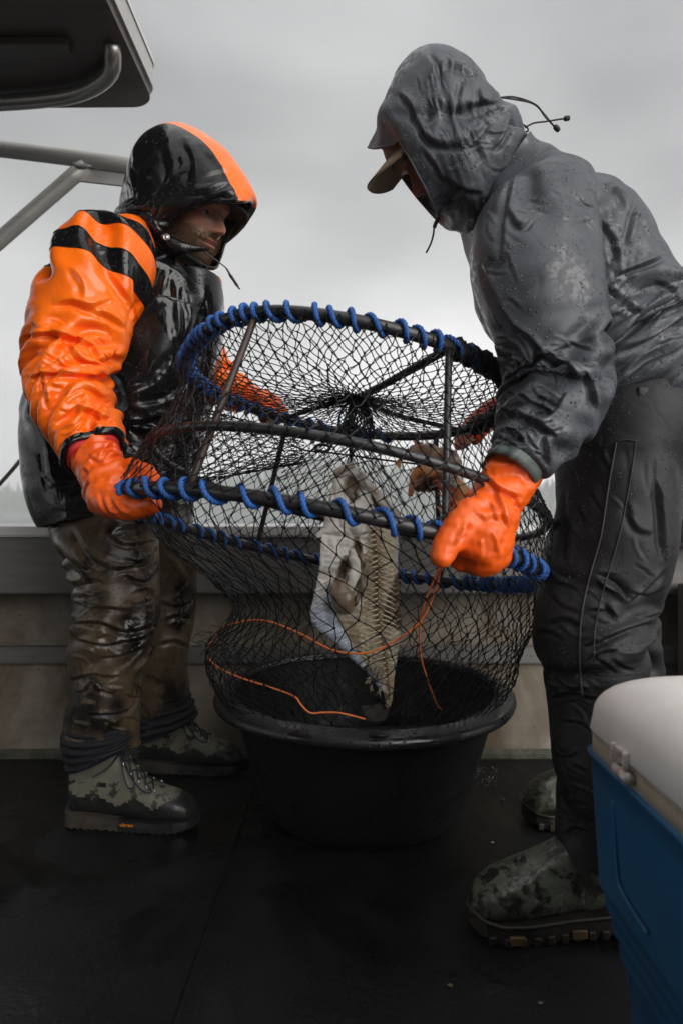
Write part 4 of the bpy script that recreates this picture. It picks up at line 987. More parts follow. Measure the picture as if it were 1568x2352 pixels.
# ------------------------------------------------------------------ man on the left, orange and black oilskins
def man_left():
    root = empty('person', P(300, 1900, 1.83) * np.array([1, 1, 0]), 'man in orange and black oilskin jacket gripping the left side of the pot', 'person')
    # trousers
    hipG = loftspec([(268, 1090, 1.84, 140, .14), (268, 1150, 1.84, 142, .14), (276, 1200, 1.84, 118, .12), (290, 1245, 1.84, 80, .09), (300, 1300, 1.83, 60, .07)], 30, 64)
    tro = garment('trousers', hipG, BIB_BROWN, root)
    nv, nu = 76, 52
    G = loftspec([(250, 1120, 1.82, 112, .11), (242, 1190, 1.785, 119, .115), (255, 1260, 1.72, 110, .115), (266, 1350, 1.70, 92, .102), (268, 1430, 1.69, 87, .097), (254, 1500, 1.70, 86, .092), (243, 1570, 1.705, 81, .088), (235, 1640, 1.71, 79, .085), (232, 1708, 1.71, 79, .083)], nv, nu)
    gv = 1.008 + bumpy(nv, nu, [(.5, .0, .12, .22, .16), (.5, .5, .08, .2, .14), (.25, .02, .08, .2, .12), (.82, .9, .06, .3, .10)])
    G = cloth(G, 1.05, gv, .14 * np.sin(np.linspace(0, 7, nv))[:, None], 3, .008, 3, 3, .028, .5, up=3)
    G = folds(G, [([(247, 1226), (290, 1211), (330, 1212)], 9, .008), ([(247, 1228), (290, 1249), (360, 1240)], 9, .009), ([(285, 1281), (326, 1287), (360, 1254)], 9, .009), ([(250, 1310), (317, 1294), (362, 1262)], 9, .008), ([(285, 1317), (335, 1333), (362, 1303)], 9, .009), ([(300, 1362), (340, 1352), (362, 1380)], 9, .008),
        ([(172, 1430), (227, 1428), (290, 1448), (360, 1432)], 10, .011), ([(176, 1468), (245, 1478), (340, 1460)], 10, .010), ([(190, 1410), (230, 1394), (300, 1400)], 9, .008), ([(230, 1510), (290, 1500), (338, 1480)], 9, .007), ([(200, 1640), (290, 1630), (316, 1585)], 9, .008), ([(160, 1560), (210, 1548), (270, 1556)], 9, .006), ([(170, 1210), (215, 1280), (270, 1306)], 14, .007)] + creases(4, [(180, 1250, 350, 1500, 5, 30, 60, 6, .0035), (170, 1500, 320, 1680, 10, 18, 60, 6, .003)]))
    garment('trouser_leg', G, BIB_BROWN, tro); LEG = G
    nv, nu = 62, 46
    G = loftspec([(340, 1140, 1.93, 100, .12), (346, 1200, 1.95, 96, .12), (356, 1300, 1.98, 92, .11), (362, 1400, 2.01, 80, .10), (360, 1480, 2.03, 72, .095), (366, 1560, 2.05, 64, .088), (374, 1625, 2.06, 60, .08)], nv, nu)
    gv = 1.01 + bumpy(nv, nu, [(.55, .0, .12, .3, .14), (.85, .2, .06, .5, .10)])
    G = cloth(G, 1.05, gv, .12 * np.sin(np.linspace(1, 7, nv))[:, None], 5, .008, 3, 3, .026, .5)
    G = folds(G, [([(366, 1380), (410, 1390), (446, 1370)], 9, .008), ([(372, 1426), (410, 1410), (444, 1420)], 9, .009), ([(360, 1480), (400, 1470), (436, 1486)], 9, .008), ([(380, 1250), (420, 1280), (440, 1320)], 11, .007)]); garment('trouser_leg', G, BIB_BROWN, tro)
    # dark cloth bunched at the ankles
    def cuff(keys, seed):
        g = loftspec(keys, 46, 84); g[-10:, :, 2] += 0
        u = np.cos(np.linspace(0, 2 * np.pi, 84, endpoint=False))
        t = np.linspace(0, 1, 46)[:, None] ** 2; g[..., 2] -= .022 * t * (u[None])          # slanting lower edge
        g = wrinkle(g, 1.06, 1.22, .03, 110, .003, .16, seed, .003, 2, 5, .016, .4, (1, 0)); garment('ankle_cuff', g, LINER, tro, thick=.003)
    cuff([(231, 1660, 1.71, 75, .078), (231, 1682, 1.71, 83, .086), (232, 1706, 1.71, 82, .086), (236, 1734, 1.71, 77, .082)], 3)
    cuff([(373, 1590, 2.06, 55, .07), (378, 1615, 2.06, 60, .08), (384, 1645, 2.06, 64, .085), (388, 1672, 2.06, 64, .085)], 4)
    # shoes
    blk = simple('shoe_black_rubber', (.010, .010, .010), .30, (.022, .021, .02), 30, bump=.3, bscale=150, r2=.5)
    olive = simple('shoe_olive_cloth', (.14, .135, .098), .6, (.024, .022, .018), 34, .52, .60, bump=.5, bscale=300)
    tongue = simple('shoe_sock_cloth', (.17, .165, .125), .75, (.12, .115, .085), 12, bump=.3, bscale=300)
    mid = simple('shoe_midsole', (.045, .036, .026), .7, (.018, .015, .012), 30)
    lace = simple('shoe_lace', (.012, .017, .026), .7, bump=.4, bscale=500)
    def fm(x, z, y):
        if z > .118: return 2
        if x > .74 and z < .070 + .10 * (x - .74): return 0
        edge = .062 + .022 * (abs(((x * 7.2) % 2) - 1)) * (x < .68) + (.016 if x < .22 else 0)
        if z > .100 + .02 * math.sin(x * 9) and x < .34 - .4 * (z - .1): return 2 if z > .118 else 0
        return 1 if z > edge else 0
    SP = [(0, .031), (.25, .029), (.4, .024), (.6, .021), (1, .022)]
    PR = [(-.01, .06), (.0, .085), (.03, .15), (.10, .178), (.34, .185), (.42, .172), (.50, .140), (.60, .112), (.70, .098), (.80, .088), (.90, .074), (.965, .054), (1.0, .034)]
    WD = [(0, .030), (.08, .037), (.25, .040), (.45, .043), (.68, .052), (.85, .047), (.95, .036), (1, .022)]
    def hiking(toe, yaw, L, name='shoe'):
        sh, W, top = shoe_mesh(toe, yaw, L, PR, WD, name, [blk, olive, tongue], root, fm, SP, [mid, blk], lambda a: 0 if a < .44 else 1)
        sg = -1          # the side towards the lens
        for k, xf in enumerate((.44, .50, .56, .62, .68)):
            for s_ in (-1, 1):
                c = top(xf, s_ * .50); c2 = top(xf + .012, s_ * .62)
                MB().tube([c + np.array([0, 0, .001]), (c + c2) / 2 + np.array([0, s_ * .001, .004]), c2], .0028, 8).build('eyelet', STEEL, sh)
        xs = (.68, .62, .56, .50, .44, .40)
        for k in range(5):
            for s_ in (-1, 1):
                a, b = top(xs[k], s_ * .50), top(xs[k + 1], -s_ * .50); m_ = (a + b) / 2 + np.array([0, 0, .010])
                MB().tube(cr([a + np.array([0, 0, .003]), m_, b + np.array([0, 0, .003])], 14), .0019, 6).build('lace', lace, sh)
        c = top(.42, -.2) + np.array([0, -.004, .016])
        for q in ([(.0, 0, 0), (.035, -.025, -.02), (.075, -.045, -.065), (.085, -.045, -.085), (.06, -.04, -.082), (.02, -.02, -.04), (0, 0, 0)], [(.0, 0, 0), (.01, -.03, -.03), (.03, -.045, -.075), (.045, -.045, -.07), (.03, -.03, -.03), (0, 0, 0)], [(0, 0, 0), (.02, -.01, .006), (.05, -.015, .0)], [(0, 0, 0), (-.02, -.03, -.03), (-.055, -.045, -.05)]):
            MB().tube(cr([c + np.array(p) for p in q], 30), .0018, 6).build('lace', lace, sh)
        return sh, W, top
    t = P(456, 1900, 1.69); sh, W, top = hiking((t[0], 1.70), math.radians(-4), .328)
    V, F = text_mesh('vibram', .0125); d = W(np.array(1.0), np.array(0.), np.array(0.)) - W(np.array(0.), np.array(0.), np.array(0.))
    p0 = W(np.array(.165), np.array(-.0505), np.array(.022)); Vw = p0 + V[:, :1] * d + V[:, 1:2] * np.array([0, 0, 1.0]) - V[:, 2:] * np.cross(d, [0, 0, 1.0]) * -1
    obj('sole_lettering', Vw, F, simple('orange_lettering', (.75, .25, .02), .5), sh, smooth=False)
    t2 = P(560, 1700, 2.06); hiking((t2[0], 2.065), math.radians(-3), .318)
    # jacket body
    nv, nu = 70, 64
    tk = [(272, 1184, 1.825, 163, .18), (264, 1130, 1.825, 174, .182), (262, 1060, 1.83, 180, .178), (266, 1000, 1.84, 190, .172), (275, 930, 1.84, 194, .165), (292, 850, 1.84, 194, .165), (312, 760, 1.83, 188, .165), (325, 690, 1.83, 184, .165), (336, 646, 1.82, 170, .158), (350, 612, 1.82, 138, .14), (362, 585, 1.81, 98, .115), (374, 560, 1.80, 70, .085)]
    T0 = loftspec(tk, nv, nu, 0, 2.25)
    gv = 1.015 + bumpy(nv, nu, [(.40, .75, .10, .3, .05), (.22, .75, .08, .3, .05)])
    gu = 1.085 - .05 * np.exp(-((np.linspace(0, 1, nv)[:, None] - .9) / .1) ** 2) + np.zeros((nv, nu))
    T = cloth(T0, gu, gv, .13 * np.sin(np.linspace(.3, 5, nv))[:, None], 11, .012, 5, 1.6, .030, .6, pin=(0, 1), sharp=.5)
    T = folds(T, [([(384, 603), (365, 660), (304, 739)], 13, .009), ([(396, 629), (405, 713), (414, 796)], 10, .009), ([(424, 673), (432, 739), (416, 800)], 10, .009), ([(404, 812), (352, 876), (276, 904)], 13, .010), ([(258, 966), (330, 966), (380, 948)], 12, .010),
        ([(330, 740), (300, 800), (280, 850)], 12, .008), ([(440, 880), (380, 920), (300, 935)], 12, .008), ([(100, 1000), (110, 1080), (126, 1150)], 14, .008), ([(90, 960), (140, 985), (200, 1000)], 12, .008)] + creases(3, [(280, 640, 430, 900, 110, 15, 80, 8, .0028), (100, 960, 400, 1160, 20, 20, 80, 8, .004)]))
    jk = garment('jacket', T, PVC_BLACK, root, thick=.004)
    # front placket, its bright edge and hem seam
    seam(T, [(432, 592), (462, 640), (474, 700), (474, 770), (466, 850), (452, 940), (436, 1040)], .0042, 'placket_edge', PVC_BLACK, jk, 50, .003)
    seam(T, [(452, 598), (485, 650), (494, 705), (492, 770), (482, 850), (468, 930)], .0036, 'placket_edge', PVC_BLACK, jk, 50, .002)
    seam(T, [(118, 1168), (180, 1176), (260, 1180), (340, 1176)], .0028, 'hem_seam', PVC_BLACK, jk, 40, .001)
    # near sleeve with two black bands over the shoulder
    nv, nu = 84, 58
    sk = [(300, 560, 1.73, 52, .065), (284, 568, 1.70, 72, .082), (258, 585, 1.665, 95, .10), (234, 612, 1.635, 105, .104), (212, 655, 1.615, 109, .106), (196, 700, 1.60, 108, .106), (184, 750, 1.58, 104, .102), (172, 800, 1.56, 98, .098), (166, 850, 1.54, 93, .093), (168, 905, 1.515, 88, .09), (184, 960, 1.48, 79, .080), (205, 1005, 1.455, 75, .073), (222, 1040, 1.435, 72, .067)]
    S0 = loftspec(sk, nv, nu, 0, 2.1)
    tt = np.linspace(0, 1, nv)[:, None]
    # cloth to spare in the crook of the elbow, along the forearm and under the arm
    gv = 1.01 + bumpy(nv, nu, [(.58, .95, .08, .2, .34), (.66, .25, .07, .2, .20), (.47, .62, .07, .2, .16), (.82, .75, .08, .3, .16), (.80, .1, .07, .3, .20), (.7, .6, .06, .2, .14)])
    S = cloth(S0, 1.06, gv, .20 * np.sin(tt * 6 + .2), 23, .011, 3, 3.5, .040, .5, goal=.0009, sharp=.6, fine=.012, up=3)
    S = folds(S, [([(120, 700), (165, 690), (211, 700), (252, 684)], 13, .009), ([(160, 694), (246, 722), (290, 752)], 14, .009), ([(326, 690), (312, 712), (300, 735)], 9, .007),
        ([(60, 772), (110, 764), (160, 772), (215, 794)], 13, .014), ([(205, 786), (240, 824), (272, 796)], 11, .010), ([(150, 774), (185, 823), (238, 836)], 13, .010), ([(66, 868), (106, 856), (189, 858), (246, 852)], 13, .012),
        ([(92, 836), (104, 892), (112, 940)], 10, .008), ([(141, 910), (189, 884), (240, 912)], 12, .009), ([(126, 968), (185, 936), (268, 974)], 12, .009), ([(160, 612), (188, 650), (192, 690)], 16, .006), ([(220, 600), (262, 640), (300, 690)], 16, .006)] + creases(2, [(90, 740, 250, 900, 15, 22, 60, 6, .0035), (130, 900, 250, 990, -15, 12, 60, 6, .003), (230, 680, 320, 800, 70, 8, 50, 6, .003)]))
    nv, nu = S.shape[:2]
    fb = np.arange((nv - 1) * nu) // nu; f = fb / (nv - 1)
    mi = (((f > .095) & (f < .155)) | ((f > .225) & (f < .295)) | (f > .982)).astype(int)
    slv = garment('sleeve', S, [PVC_ORANGE, PVC_BLACK], jk, mi=mi, thick=.003)
    for fq in (.095, .155, .225, .295, .97): MB().tube(S[int(fq * (nv - 1)) + 1] * 1.0, .0016, 5, True).build('sleeve_seam', PVC_BLACK if fq < .9 else PVC_ORANGE, slv)
    c = S[-1].mean(0); d = nrm(S[-1].mean(0) - S[-8].mean(0)); ring = S[-1] + (c - S[-1]) * .02; ring = np.concatenate([ring, ring[:1]])
    MB().grid(np.stack([c + (S[-1] - c) * k + d * o for k, o in ((1.02, -.012), (1.03, -.004), (1.0, .002), (.9, .003), (.86, -.012))])).build('sleeve_cuff', PVC_BLACK, slv)
    MB().grid(np.stack([c + (S[-1] - c) * k + d * o for k, o in ((.86, -.02), (.85, .004), (.80, .012), (.7, .012), (.62, -.01))])).build('inner_cuff', simple('red_knit_cuff', (.55, .02, .02), .7, bump=.5, bscale=300), slv)
    # far sleeve
    Fk = [(430, 640, 1.96, 70, .08), (440, 720, 1.985, 66, .078), (452, 790, 1.99, 56, .066), (478, 845, 1.975, 48, .055), (520, 888, 1.955, 42, .048), (560, 912, 1.945, 37, .043)]
    g = cloth(loftspec(Fk, 46, 38), 1.05, 1.14, .05, 31, .006, 2, 6, .022, .5); garment('sleeve', g, PVC_ORANGE, jk)
    # gloves
    w = P(222, 1052, 1.49); a = P(252, 1092, 1.475); 
    def q(u, v, Y): return P(u, v, Y)
    near = [(q(206, 1020, 1.445), .052, q(224, 1060, 1.42), .051), (q(224, 1060, 1.42), .051, q(246, 1100, 1.39), .050), (q(246, 1100, 1.39), .052, q(262, 1128, 1.365), .050),
            # thumb: along the underside of the hoop
            (q(240, 1146, 1.335), .036, q(284, 1164, 1.29), .027), (q(284, 1164, 1.29), .027, q(322, 1166, 1.265), .0215), (q(322, 1166, 1.265), .0215, q(347, 1160, 1.25), .0185),
            # first finger: over the top of the hoop
            (q(262, 1094, 1.38), .037, q(300, 1080, 1.375), .026), (q(300, 1080, 1.375), .026, q(334, 1088, 1.365), .0215), (q(334, 1088, 1.365), .0215, q(354, 1106, 1.35), .018), (q(354, 1106, 1.35), .018, q(350, 1130, 1.335), .016),
            # the others close round behind it
            (q(240, 1110, 1.41), .040, q(282, 1092, 1.42), .024), (q(282, 1092, 1.42), .024, q(314, 1108, 1.415), .020), (q(314, 1108, 1.415), .020, q(308, 1138, 1.39), .017),
            (q(232, 1120, 1.43), .036, q(268, 1104, 1.46), .023), (q(268, 1104, 1.46), .023, q(300, 1118, 1.46), .020), (q(300, 1118, 1.46), .02, q(296, 1146, 1.43), .017),
            (q(226, 1132, 1.43), .032, q(256, 1120, 1.49), .020), (q(256, 1120, 1.49), .02, q(286, 1134, 1.50), .018), (q(286, 1134, 1.50), .018, q(282, 1158, 1.46), .015)]
    ax = nrm(q(246, 1100, 1.39) - q(206, 1020, 1.445))
    glove(root, near, GLOVE_ORANGE, creases=[(q(220, 1048, 1.37), ax, .032, .07, .0042), (q(258, 1140, 1.32), nrm(np.array([1, 0, .9])), .030, .05, .0016)], lines=[([(190, 1072), (206, 1088), (196, 1110)], 9, .006), ([(226, 1056), (253, 1020), (272, 1036)], 9, .006), ([(238, 1050), (262, 1044), (286, 1042)], 8, .005), ([(246, 1132), (254, 1162), (272, 1178)], 8, -.006), ([(264, 1144), (284, 1168), (300, 1174)], 8, -.004), ([(286, 1104), (317, 1086), (352, 1088)], 8, -.005), ([(224, 1126), (236, 1160), (252, 1182)], 8, -.004), ([(270, 1076), (300, 1070), (330, 1078)], 8, .004), ([(200, 1040), (230, 1060), (262, 1056)], 8, .005)])
    far = [(q(540, 900, 1.95), .036, q(592, 922, 1.94), .038), (q(592, 922, 1.94), .04, q(622, 936, 1.93), .038)]
    for k in range(4):
        y = 1.90 + .022 * k; far += [(q(606 + 8 * k, 918 + 4 * k, y + .03), .019, q(620 + 8 * k, 946 + 4 * k, y - .01), .016), (q(620 + 8 * k, 946 + 4 * k, y - .01), .016, q(606 + 8 * k, 962 + 3 * k, y + .01), .014)]
    far += [(q(600, 915, 1.92), .02, q(640, 938, 1.90), .017), (q(640, 938, 1.90), .017, q(655, 955, 1.90), .014)]
    glove(root, far, GLOVE_ORANGE, voxel=.005)
    # head
    fr = frame_from((math.cos(math.radians(25)), -math.sin(math.radians(25)), 0), math.radians(19)); fwd, side, up = fr
    Gh, fl, bd = head_grid(1.0); O = P(517, 533, 1.755) - .118 * fwd + .028 * up
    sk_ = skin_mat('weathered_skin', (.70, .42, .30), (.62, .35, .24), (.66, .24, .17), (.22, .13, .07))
    caps = [(O - .03 * up - .01 * fwd, .05, P(372, 600, 1.82), .055), (P(360, 620, 1.82), .09, P(300, 900, 1.84), .10), (P(300, 900, 1.84), .10, P(270, 1140, 1.84), .10), (P(250, 620, 1.68), .055, P(175, 830, 1.55), .045), (P(175, 830, 1.55), .045, P(222, 1050, 1.425), .032),
            (P(340, 620, 1.82), .07, P(250, 620, 1.68), .055), (P(360, 640, 1.85), .07, P(430, 680, 1.97), .05), (P(430, 680, 1.97), .05, P(470, 830, 1.98), .04), (P(470, 830, 1.98), .04, P(560, 910, 1.945), .028),
            (P(255, 1140, 1.77), .09, P(266, 1420, 1.69), .06), (P(266, 1420, 1.69), .06, P(232, 1700, 1.71), .035), (P(340, 1140, 1.92), .09, P(362, 1400, 2.01), .06), (P(362, 1400, 2.01), .06, P(380, 1620, 2.06), .035)]
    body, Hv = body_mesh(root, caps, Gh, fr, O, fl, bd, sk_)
    hairs('beard', Hv, bd * (Gh[..., 2] < -.03) , 3600, .010, .0004, simple('beard_hair', (.16, .09, .045), .55, (.28, .17, .10), 300), root, -up * .6 + fwd * .2, 3)
    # cap brim under the hood
    def brim(O, fr, f0, w0, L_, wd, drop, curve, th, mt, name, mt2=None):
        fwd, side, up = fr; ns, nl = 25, 14; s = np.linspace(-1, 1, ns); G = []
        for j, l in enumerate(np.linspace(0, 1, nl)):
            ext = f0 + L_ * l * np.sqrt(np.clip(1 - (.92 * s) ** 2 * (.4 + .6 * l) ** .5, .02, 1)) - .028 * (s ** 2) * (1 - l)
            G.append(O + ext[:, None] * fwd + (s * wd)[:, None] * side + (w0 - drop * l - curve * s ** 2)[:, None] * up)
        G = np.stack(G); G2 = G - up * th; V = np.concatenate([G.reshape(-1, 3), G2.reshape(-1, 3)]); n = ns * nl
        F = gridfaces(nl, ns, False).tolist() + gridfaces(nl, ns, False, n, True).tolist(); mi = [0] * ((nl - 1) * (ns - 1)) + [1] * ((nl - 1) * (ns - 1))
        edge = [j * ns for j in range(nl)] + [(nl - 1) * ns + i for i in range(1, ns)] + [j * ns + ns - 1 for j in range(nl - 2, -1, -1)]
        for a_, b_ in zip(edge[:-1], edge[1:]): F.append([a_, a_ + n, b_ + n, b_]); mi.append(0)
        return obj(name, V, F, [mt, mt2 or mt], None if False else root_ref[0], mi=mi)
    root_ref[0] = root
    capm = simple('dark_cap_cloth', (.018, .017, .016), .75, (.03, .028, .026), 30, bump=.4, bscale=350)
    brim(O, fr, .075, .050, .078, .074, .012, .022, .004, capm, 'cap_brim'); man_left.brim = brim
    cg = []
    for l in np.linspace(0, 1, 12):
        a = np.linspace(0, 2 * np.pi, 40, endpoint=False); r = math.cos(l * 1.5); cg.append(O + (-.002 + .1 * r * np.cos(a))[:, None] * fwd + (.079 * r * np.sin(a))[:, None] * side + (.04 + .08 * math.sin(l * 1.5)) * up)
    MB().grid(np.stack(cg), True, 0, True).build('cap', capm, root)
    # hood
    h = (math.cos(math.radians(25)), -math.sin(math.radians(25)), 0); H0 = P(420, 480, 1.80)
    no = [(574, 460, 0), (554, 463, .05), (518, 463, .070), (468, 470, .082), (406, 497, .088), (370, 530, .088), (368, 550, .084), (392, 574, .070), (432, 586, .04), (470, 612, 0)]
    fo = [(574, 460, 0), (578, 468, -.035), (564, 486, -.06), (541, 511, -.085), (516, 556, -.09), (505, 592, -.075), (495, 616, -.045), (470, 612, 0)]
    secs = [((571, 438), (362, 508, .112), (432, 604)), ((545, 388), (350, 486, .12), (390, 594)), ((500, 335), (340, 470, .123), (355, 578)), ((430, 295), (328, 458, .122), (326, 558)), ((378, 308), (318, 454, .115), (304, 542)), ((340, 348), (308, 458, .098), (290, 528)), ((308, 415), (296, 474, .065), (280, 512))]
    HG = hood_grid(H0[1], H0[0], h, no, fo, secs, (276, 490)); nv, nu = HG.shape[:2]
    tt = np.linspace(0, 1, nv)[:, None]; gv = 1.03 + .05 * np.exp(-((tt - .2) / .15) ** 2)
    HW = wrinkle(HG, 1.03, gv, .03, 130, .004, .2, 41, .003, 3, 4, .014, .8, (1, 1))
    ii = np.tile(np.arange(nu), nv - 1); jj = np.arange((nv - 1) * nu) // nu; band = np.minimum(ii, nu - 1 - ii)
    mi = ((band < 7) & (jj < nv * .84)).astype(int)
    HW = folds(HW, [([(300, 380), (340, 396), (372, 440)], 14, .008), ([(372, 330), (392, 380), (386, 440)], 13, .008), ([(270, 500), (316, 500), (356, 520), (372, 545)], 12, .010), ([(470, 460), (500, 446), (540, 448)], 9, .006), ([(264, 486), (320, 478), (374, 480), (440, 470)], 10, .009), ([(300, 510), (350, 494), (400, 500)], 9, .008), ([(436, 446), (480, 436), (524, 420)], 11, .006), ([(420, 318), (446, 370), (440, 440)], 13, .006), ([(330, 440), (350, 470), (390, 486)], 11, .007), ([(470, 345), (500, 380), (520, 420)], 10, .004), ([(290, 480), (310, 520), (350, 560)], 10, .006), ([(310, 400), (340, 420), (350, 450)], 12, .005)] + creases(5, [(270, 440, 400, 560, 10, 22, 60, 7, .0055), (380, 400, 520, 470, -20, 12, 70, 7, .0035), (310, 320, 440, 440, 70, 9, 70, 8, .004)]))
    hood = garment('hood', HW, [PVC_BLACK, PVC_ORANGE], jk, mi=mi, thick=.005)
    rim = np.concatenate([HW[0], HW[0][:1]]); MB().tube(HW[0], .0036, 8, True).build('hood_hem', PVC_BLACK, hood)
    k = int(nv * .14); MB().tube(HW[k, list(range(nu - 20, nu)) + list(range(0, 26))] + 0, .0022, 6).build('hood_seam', PVC_BLACK, hood)
    # collar flap with its snap
    fl_ = cr([P(374, 540, 1.70), P(384, 562, 1.695), P(412, 580, 1.70), P(446, 578, 1.715), P(482, 572, 1.735)], 24); fu = cr([P(374, 536, 1.705), P(388, 538, 1.70), P(420, 552, 1.70), P(452, 562, 1.715), P(482, 568, 1.735)], 24)
    g = np.stack([fl_ + np.array([0, .006, 0]), fl_, (fl_ + fu) / 2 + np.array([0, -.006, 0]), fu, fu + np.array([0, .006, 0])]); garment('collar_flap', g, PVC_BLACK, hood, closed=False)
    sc = P(382, 544, 1.692); mb = MB(); th = np.linspace(0, 2 * np.pi, 24, endpoint=False)
    mb.grid(np.stack([sc + np.stack([r * np.cos(th), 0 * th + y, r * np.sin(th)], -1) for r, y in ((.0085, .002), (.0085, -.001), (.0068, -.0025), (.0055, -.001), (.0035, -.001), (.0028, -.003), (.0004, -.003))])); mb.build('snap', STEEL, hood)
    # collar under the chin
    cg = wrinkle(loftspec([(424, 720, 1.79, 84, .088), (430, 685, 1.785, 82, .088), (434, 655, 1.78, 76, .084), (437, 632, 1.78, 70, .078)], 34, 72), 1.06, 1.01, .05, 80, .003, .15, 44, .004, 5, 1, .012); garment('collar', cg, PVC_BLACK, jk, thick=.004)
    cd = simple('hood_cord', (.05, .05, .05), .5, bump=.3, bscale=300)
    MB().tube(cr([P(470, 578, 1.69), P(495, 596, 1.70), P(522, 618, 1.71), P(528, 634, 1.71), P(545, 655, 1.71), P(551, 664, 1.71)], 30), .0017, 8).build('hood_cord', cd, hood)
    MB().tube(cr([P(520, 616, 1.71), P(536, 642, 1.71), P(550, 663, 1.71)], 12), [.0022] * 4 + [.0034] * 6 + [.002] * 2, 8).build('cord_toggle', BLACKCLOTH, hood)
    return root
root_ref = [None]
man_left()
# ------------------------------------------------------------------ man on the right, grey rain shell
def man_right():
    root = empty('person', P(1420, 2000, 1.45) * np.array([1, 1, 0]), 'man in wet grey hooded rain jacket bending over the right side of the pot', 'person')
    tro = garment('trousers', loftspec([(1470, 880, 1.45, 150, .165), (1455, 950, 1.45, 160, .175), (1450, 1040, 1.46, 160, .17), (1452, 1120, 1.47, 130, .14), (1452, 1160, 1.47, 70, .08)], 34, 64), CHARCOAL, root)
    nv, nu = 92, 56
    K = [(1458, 915, 1.41, 132, .13), (1436, 985, 1.39, 144, .14), (1424, 1080, 1.38, 138, .135), (1412, 1180, 1.36, 131, .125), (1396, 1280, 1.34, 130, .12), (1370, 1370, 1.33, 129, .115), (1360, 1450, 1.32, 126, .11), (1366, 1530, 1.315, 115, .10), (1370, 1620, 1.31, 104, .092), (1371, 1750, 1.30, 98, .086), (1370, 1860, 1.30, 84, .08), (1362, 1965, 1.295, 76, .076)]
    gv = 1.012 + bumpy(nv, nu, [(.52, .0, .08, .25, .12), (.50, .75, .08, .2, .08), (.58, .5, .06, .25, .10), (.88, .7, .08, .5, .12)])
    G = cloth(loftspec(K, nv, nu), 1.035, gv, .08 * np.sin(np.linspace(0, 8, nv))[:, None], 52, .008, 2, 4, .028, .5, pin=(1, 0), fine=.01, up=3)
    G = folds(G, [([(1376, 1325), (1410, 1345), (1446, 1380)], 13, -.014), ([(1444, 1382), (1490, 1345), (1526, 1306)], 11, .008), ([(1340, 1486), (1420, 1452), (1496, 1424)], 13, .014), ([(1390, 1384), (1418, 1424)], 11, .008), ([(1338, 1520), (1379, 1498), (1420, 1490)], 9, .008), ([(1508, 1100), (1519, 1180), (1526, 1290)], 13, .010),
        ([(1300, 1130), (1312, 1220), (1300, 1300)], 14, .007), ([(1262, 1540), (1300, 1575), (1350, 1580)], 10, .009), ([(1268, 1600), (1310, 1590), (1380, 1604)], 10, .008), ([(1440, 1150), (1460, 1210), (1500, 1225)], 14, .006), ([(1290, 1920), (1320, 1900), (1350, 1910)], 8, .006), ([(1255, 1430), (1300, 1420), (1340, 1440)], 12, .006)] + creases(9, [(1250, 1300, 1500, 1620, 15, 26, 80, 7, .004), (1280, 1000, 1520, 1280, 75, 12, 110, 8, .003), (1280, 1620, 1380, 1950, 30, 14, 70, 7, .003)]))
    leg = garment('trouser_leg', G, CHARCOAL, tro); LG = G
    seam(G, [(1415, 1015), (1398, 1110), (1380, 1230), (1352, 1330), (1334, 1420), (1330, 1520), (1336, 1600)], .0018, 'side_zip', SEAM_DARK, leg, 60, .002)
    seam(G, [(1460, 1015), (1446, 1110), (1422, 1230), (1390, 1340), (1368, 1430), (1362, 1520)], .0012, 'side_seam', SEAM_DARK, leg, 60, .001)
    seam(G, [(1418, 1012), (1440, 1010), (1462, 1014)], .0014, 'pocket_seam', SEAM_DARK, leg, 20, .001)
    seam(G, [(1370, 1548), (1410, 1552), (1470, 1546)], .0011, 'knee_seam', SEAM_DARK, leg, 20, .001)
    nv, nu = 70, 48
    K = [(1500, 920, 1.53, 125, .13), (1480, 1100, 1.56, 112, .12), (1448, 1250, 1.61, 88, .11), (1426, 1400, 1.66, 70, .10), (1430, 1480, 1.68, 76, .095), (1432, 1600, 1.70, 74, .09), (1432, 1780, 1.72, 62, .08), (1438, 1850, 1.72, 56, .075)]
    garment('trouser_leg', cloth(loftspec(K, nv, nu), 1.035, 1.09, .05, 55, .008, 2, 6, .03, .5, pin=(1, 0)), CHARCOAL, tro)
    # boots
    camo = raingear('camouflage_boot', (.105, .115, .084), (.020, .021, .016), 26, .47, .55, rough=.42, wetrough=.14, wet=(.44, .56), wetscale=14, drops=.2, fab=.35, fabscale=150, dirt=(.16, .165, .13), crease=.35)
    bsole = simple('boot_sole', (.010, .009, .008), .5, (.024, .019, .012), 30, bump=.4, bscale=120)
    lugm = simple('yellow_boot_lug', (.12, .072, .02), .6, (.05, .03, .012), 60)
    PR = [(-.01, .08), (0, .11), (.04, .15), (.12, .172), (.30, .174), (.40, .168), (.48, .155), (.56, .142), (.64, .130), (.76, .115), (.86, .100), (.94, .078), (.98, .056), (1.0, .036)]
    WD = [(0, .036), (.08, .042), (.25, .045), (.45, .048), (.68, .058), (.84, .056), (.94, .044), (1, .028)]
    def boot(toe, yaw, L):
        ob, W, top = shoe_mesh(toe, yaw, L, PR, WD, 'boot', [camo], root, lambda x, z, y: 0, [(0, .036), (.5, .030), (1, .028)], [bsole, lugm], lambda a: 0, 1.10)
        sg = 1 if math.cos(yaw) < 0 else -1
        # welt round the sole and two yellow lugs
        xs = np.linspace(.02, 1.0, 50); ww = np.interp(xs, [w[0] for w in WD], [w[1] for w in WD]) * np.clip(np.minimum(xs / .05, (1.001 - xs) / .07), 0, 1) ** .5 * 1.09
        pth = np.concatenate([np.stack([xs * L, ww, .040 - .006 * xs + .012 * np.clip((xs - .8) / .2, 0, 1) ** 2], 1), np.stack([xs * L, -ww, .040 - .006 * xs + .012 * np.clip((xs - .8) / .2, 0, 1) ** 2], 1)[::-1]])
